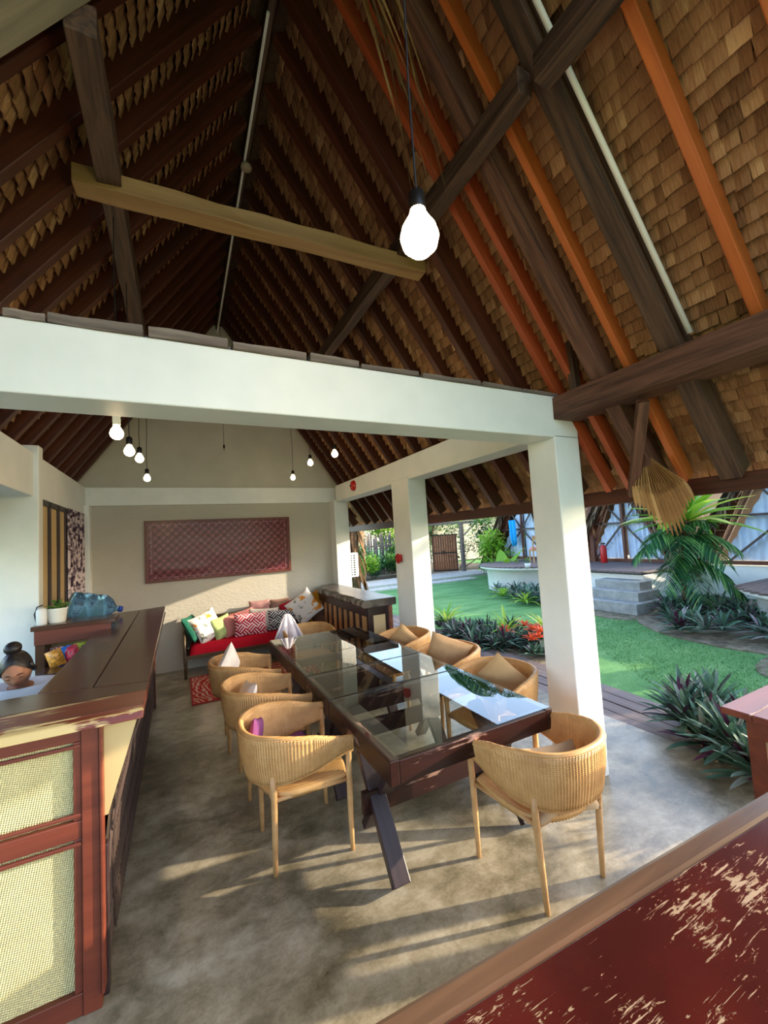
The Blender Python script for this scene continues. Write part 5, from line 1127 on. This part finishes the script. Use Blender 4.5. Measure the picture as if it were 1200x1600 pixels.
# pale building and block wall far behind
fbld = thing('far_building', 'pale grey building far behind the huts', 'building', (26, 11.5, 0)); MB().box((0, 0, 2.2), (4, 9, 4.4)).build('wall', m_plain('pale_grey_wall', S(178, 184, 200), .7), fbld); MB().box((0, 0, 4.5), (4.6, 9.6, .2)).build('roof', m_plain('grey_roof', S(120, 124, 136), .7), fbld)
for yy in (-2.5, 0, 2.5): MB().box((-2.01, yy, 2.6), (.05, 1.0, 1.1)).build('window', M['metal_dark'], fbld)
fw = thing('far_building', 'pale low building with a beige roof behind the wooden gate', 'building', (20, 26, 0)); MB().box((0, 0, 1.6), (9, 4, 3.2)).build('wall', m_plain('white_far_wall', S(176, 172, 160), .7), fw)
MB().hexa([(-5, -2.6, 3.1), (5, -2.6, 3.1), (5, 2.6, 3.1), (-5, 2.6, 3.1), (-4, -.1, 5), (4, -.1, 5), (4, .1, 5), (-4, .1, 5)]).build('roof', m_plain('beige_roof', S(196, 184, 160), .8), fw)
# unseen trees added past the right of the view to shade lawn and patio
for i, (x, y, h, r) in enumerate(((8.4, 1.65, 2.1, 1.05), (10.8, 1.6, 3.4, 1.1))):
    cs = [(rr.uniform(-r, r)*.6, rr.uniform(-r, r)*.6, h+rr.uniform(-.8, .8), r*rr.uniform(.5, .7)) for _ in range(9)]
    shrub('garden_tree', ('unseen leafy tree added past the right edge to shade the patio', 'unseen leafy tree added past the right edge for shade before the right hut')[i], 'tree', (x, y, 0), cs, 3600, .24, 90+i, trunk=.12)

# ------------------------------------------------------------------ person behind the counter
def skin_fig(name, verts, edges, radii, mt, parent, sub=2):
    me = bpy.data.meshes.new(name); me.from_pydata([Vector(v) for v in verts], edges, []); me.update(); me.materials.append(mt)
    o = bpy.data.objects.new(name, me); COL.objects.link(o); o.parent = parent
    m_ = o.modifiers.new('skin', 'SKIN'); m_.use_smooth_shade = True
    for i, r in enumerate(radii):
        r = r if hasattr(r, '__len__') else (r, r); me.skin_vertices[0].data[i].radius = r
    me.skin_vertices[0].data[0].use_root = True
    sb = o.modifiers.new('sub', 'SUBSURF'); sb.levels = sb.render_levels = sub; return o
pe = thing('person', 'person with dark hair in a bun and white T-shirt, head bowed behind the counter', 'person', (-.97, 3.72, 0), .12)
skin = m_var('skin', S(134, 88, 66), S(158, 108, 82), 5, .5, bump=.05)
hair = m_wood('black_hair', S(14, 12, 13), S(34, 28, 28), .4, 90, 0, .4)
# local frame: facing -y
V = [(0, 0, .56), (0, -.02, .72), (0, -.06, .88), (0, -.11, 1.00), (0, -.16, 1.075), (0, -.21, 1.13),
     (-.17, -.12, 1.01), (-.24, -.20, .86), (-.20, -.40, .80), (-.15, -.50, .80), (.17, -.12, 1.01), (.24, -.20, .86), (.20, -.40, .80), (.15, -.50, .80),
     (-.10, -.08, .54), (-.14, -.46, .54), (-.14, -.48, .12), (-.14, -.60, .05), (.10, -.08, .54), (.14, -.46, .54), (.14, -.48, .12), (.14, -.60, .05)]
E_ = [(0, 1), (1, 2), (2, 3), (3, 4), (4, 5), (3, 6), (6, 7), (7, 8), (8, 9), (3, 10), (10, 11), (11, 12), (12, 13), (0, 14), (14, 15), (15, 16), (16, 17), (0, 18), (18, 19), (19, 20), (20, 21)]
Rr = [(.15, .11), (.13, .10), (.14, .105), (.12, .085), .050, .050, .046, .045, .036, .028, .046, .045, .036, .028, .085, .06, .04, .04, .085, .06, .04, .04]
body = skin_fig('body', V, E_, Rr, skin, pe)
SV = [V[0], V[1], V[2], V[3], (0, -.155, 1.068), V[6], (-.215, -.17, .93), V[10], (.215, -.17, .93)]
skin_fig('shirt', SV, [(0, 1), (1, 2), (2, 3), (3, 4), (3, 5), (5, 6), (3, 7), (7, 8)], [(.17, .13), (.15, .12), (.165, .125), (.155, .115), .086, .092, .074, .092, .074], m_fabric('white_tshirt', S(214, 218, 230)), pe)
TV = [V[0], V[14], V[15], (-.14, -.47, .2), V[18], V[19], (.14, -.47, .2)]
skin_fig('trousers', TV, [(0, 1), (1, 2), (2, 3), (0, 4), (4, 5), (5, 6)], [(.165, .12), .095, .075, .06, .095, .075, .06], m_fabric('dark_trousers', S(44, 48, 60)), pe)
for sx in (-1, 1):
    for f in range(4):
        x0 = sx*.15+(f-1.5)*.020; L = (.07, .078, .074, .06)[f]
        skin_fig('finger', [(x0*.98, -.51, .80), (x0, -.555, .80), (x0, -.555-L*.55, .79), (x0, -.555-L, .775)], [(0, 1), (1, 2), (2, 3)], [.011, .009, .0085, .007], skin, body, 1)
    skin_fig('thumb', [(sx*.135, -.50, .80), (sx*.105, -.53, .795), (sx*.09, -.56, .79)], [(0, 1), (1, 2)], [.013, .010, .008], skin, body, 1)
# head: ellipsoid shaped into a face, bowed forward
def head_mesh():
    b = MB(); n, m = 40, 32; vs = []
    for j in range(m+1):
        ph = pi*j/m
        for i in range(n):
            th = 2*pi*i/n; x, y, z = sin(ph)*cos(th), sin(ph)*sin(th), cos(ph)   # -y is the face
            X, Y, Z = x*.074, y*.095, z*.115
            if z < 0: X *= 1-.28*z*z; Y *= 1-.10*z*z
            if y < 0:
                g_ = lambda cx_, cz_, sx, sz: math.exp(-((X-cx_)/sx)**2-((Z-cz_)/sz)**2)
                Y -= .022*g_(0, -.022, .011, .020)+.010*g_(0, .0, .008, .03)+.007*g_(0, -.062, .022, .008)+.006*g_(0, -.09, .02, .014)+.006*g_(0, .026, .05, .009)
                Y += .011*(g_(-.03, .006, .015, .010)+g_(.03, .006, .015, .010))+.004*g_(0, -.052, .02, .004)
            vs.append((X, Y, Z))
    b.add(vs, [(j*n+i, (j+1)*n+i, (j+1)*n+(i+1) % n, j*n+(i+1) % n) for j in range(m) for i in range(n)]); return b.data('head', True)
HM = Matrix.Translation((.0, -.275, 1.205)) @ Matrix.Rotation(radians(23), 4, 'X') @ Matrix.Rotation(radians(-6), 4, 'Y')
hd = mesh_obj('head', head_mesh(), skin, body); hd.matrix_local = HM
def hp(name, mb, mt, smooth=True): o = mb.build(name, mt, body, smooth); o.matrix_local = HM; return o
def ell(b, c, r, n=16):
    vs = [(c[0]+r[0]*sin(pi*j/n)*cos(2*pi*i/n), c[1]+r[1]*sin(pi*j/n)*sin(2*pi*i/n), c[2]+r[2]*cos(pi*j/n)) for j in range(n+1) for i in range(n)]
    b.add(vs, [(j*n+i, (j+1)*n+i, (j+1)*n+(i+1) % n, j*n+(i+1) % n) for j in range(n) for i in range(n)]); return b
for sx in (-1, 1):
    hp('ear', ell(MB(), (sx*.076, .008, -.005), (.009, .018, .03)), skin)
    hp('eyelid', ell(MB(), (sx*.030, -.0785, .004), (.015, .009, .0085)), skin)
    hp('eyebrow', MB().tube([(sx*.014, -.094, .024), (sx*.030, -.092, .029), (sx*.046, -.082, .024)], [.002, .003, .0015], 6), hair)
    hp('lashes', MB().tube([(sx*.018, -.087, -.001), (sx*.030, -.0885, -.004), (sx*.043, -.083, -.001)], .0015, 5), hair)
hp('mouth', MB().tube([(-.022, -.086, -.060), (0, -.0955, -.0585), (.022, -.086, -.060)], [.002, .0045, .002], 8), m_plain('lips', S(140, 74, 70), .5))
b = MB(); n, m = 36, 22; vs = []
for j in range(m+1):
    ph = pi*.60*j/m
    for i in range(n):
        th = 2*pi*i/n; fr = max(0, -sin(th)); pm = ph*(1-.56*fr**1.2); k_ = 1.09+.012*sin(i*5)
        vs.append((sin(pm)*cos(th)*.076*k_, sin(pm)*sin(th)*.097*k_+.004, cos(pm)*.118*k_+.002))
b.add(vs, [(j*n+i, (j+1)*n+i, (j+1)*n+(i+1) % n, j*n+(i+1) % n) for j in range(m) for i in range(n)])
for sx in (-1, 1): b.tube([(sx*.074, -.03, .05), (sx*.082, -.01, .0), (sx*.078, .03, -.05)], [.012, .016, .008], 8)
hp('hair', b, hair); hp('bun', ell(MB(), (-.005, .045, .135), (.046, .046, .040)), hair)
MB().box((.155, -.232, 1.03), (.026, .006, .026), Euler((.4, 0, .2)).to_matrix()).build('shirt_badge', m_plain('black_badge', S(20, 20, 24), .4), pe)
st = thing('stool', 'plain wooden stool under the person behind the counter', 'stool', (-.97, 3.74, 0))
MB().lathe([(0, .40), (.17, .40), (.175, .42), (.17, .44), (0, .44)], 24).build('seat', M['bar_top'], st)
for i in range(4): MB().tube([(.15*cos(i*pi/2+.8), .15*sin(i*pi/2+.8), 0), (.10*cos(i*pi/2+.8), .10*sin(i*pi/2+.8), .40)], .016, 8).build('leg', M['bar_top'], st)
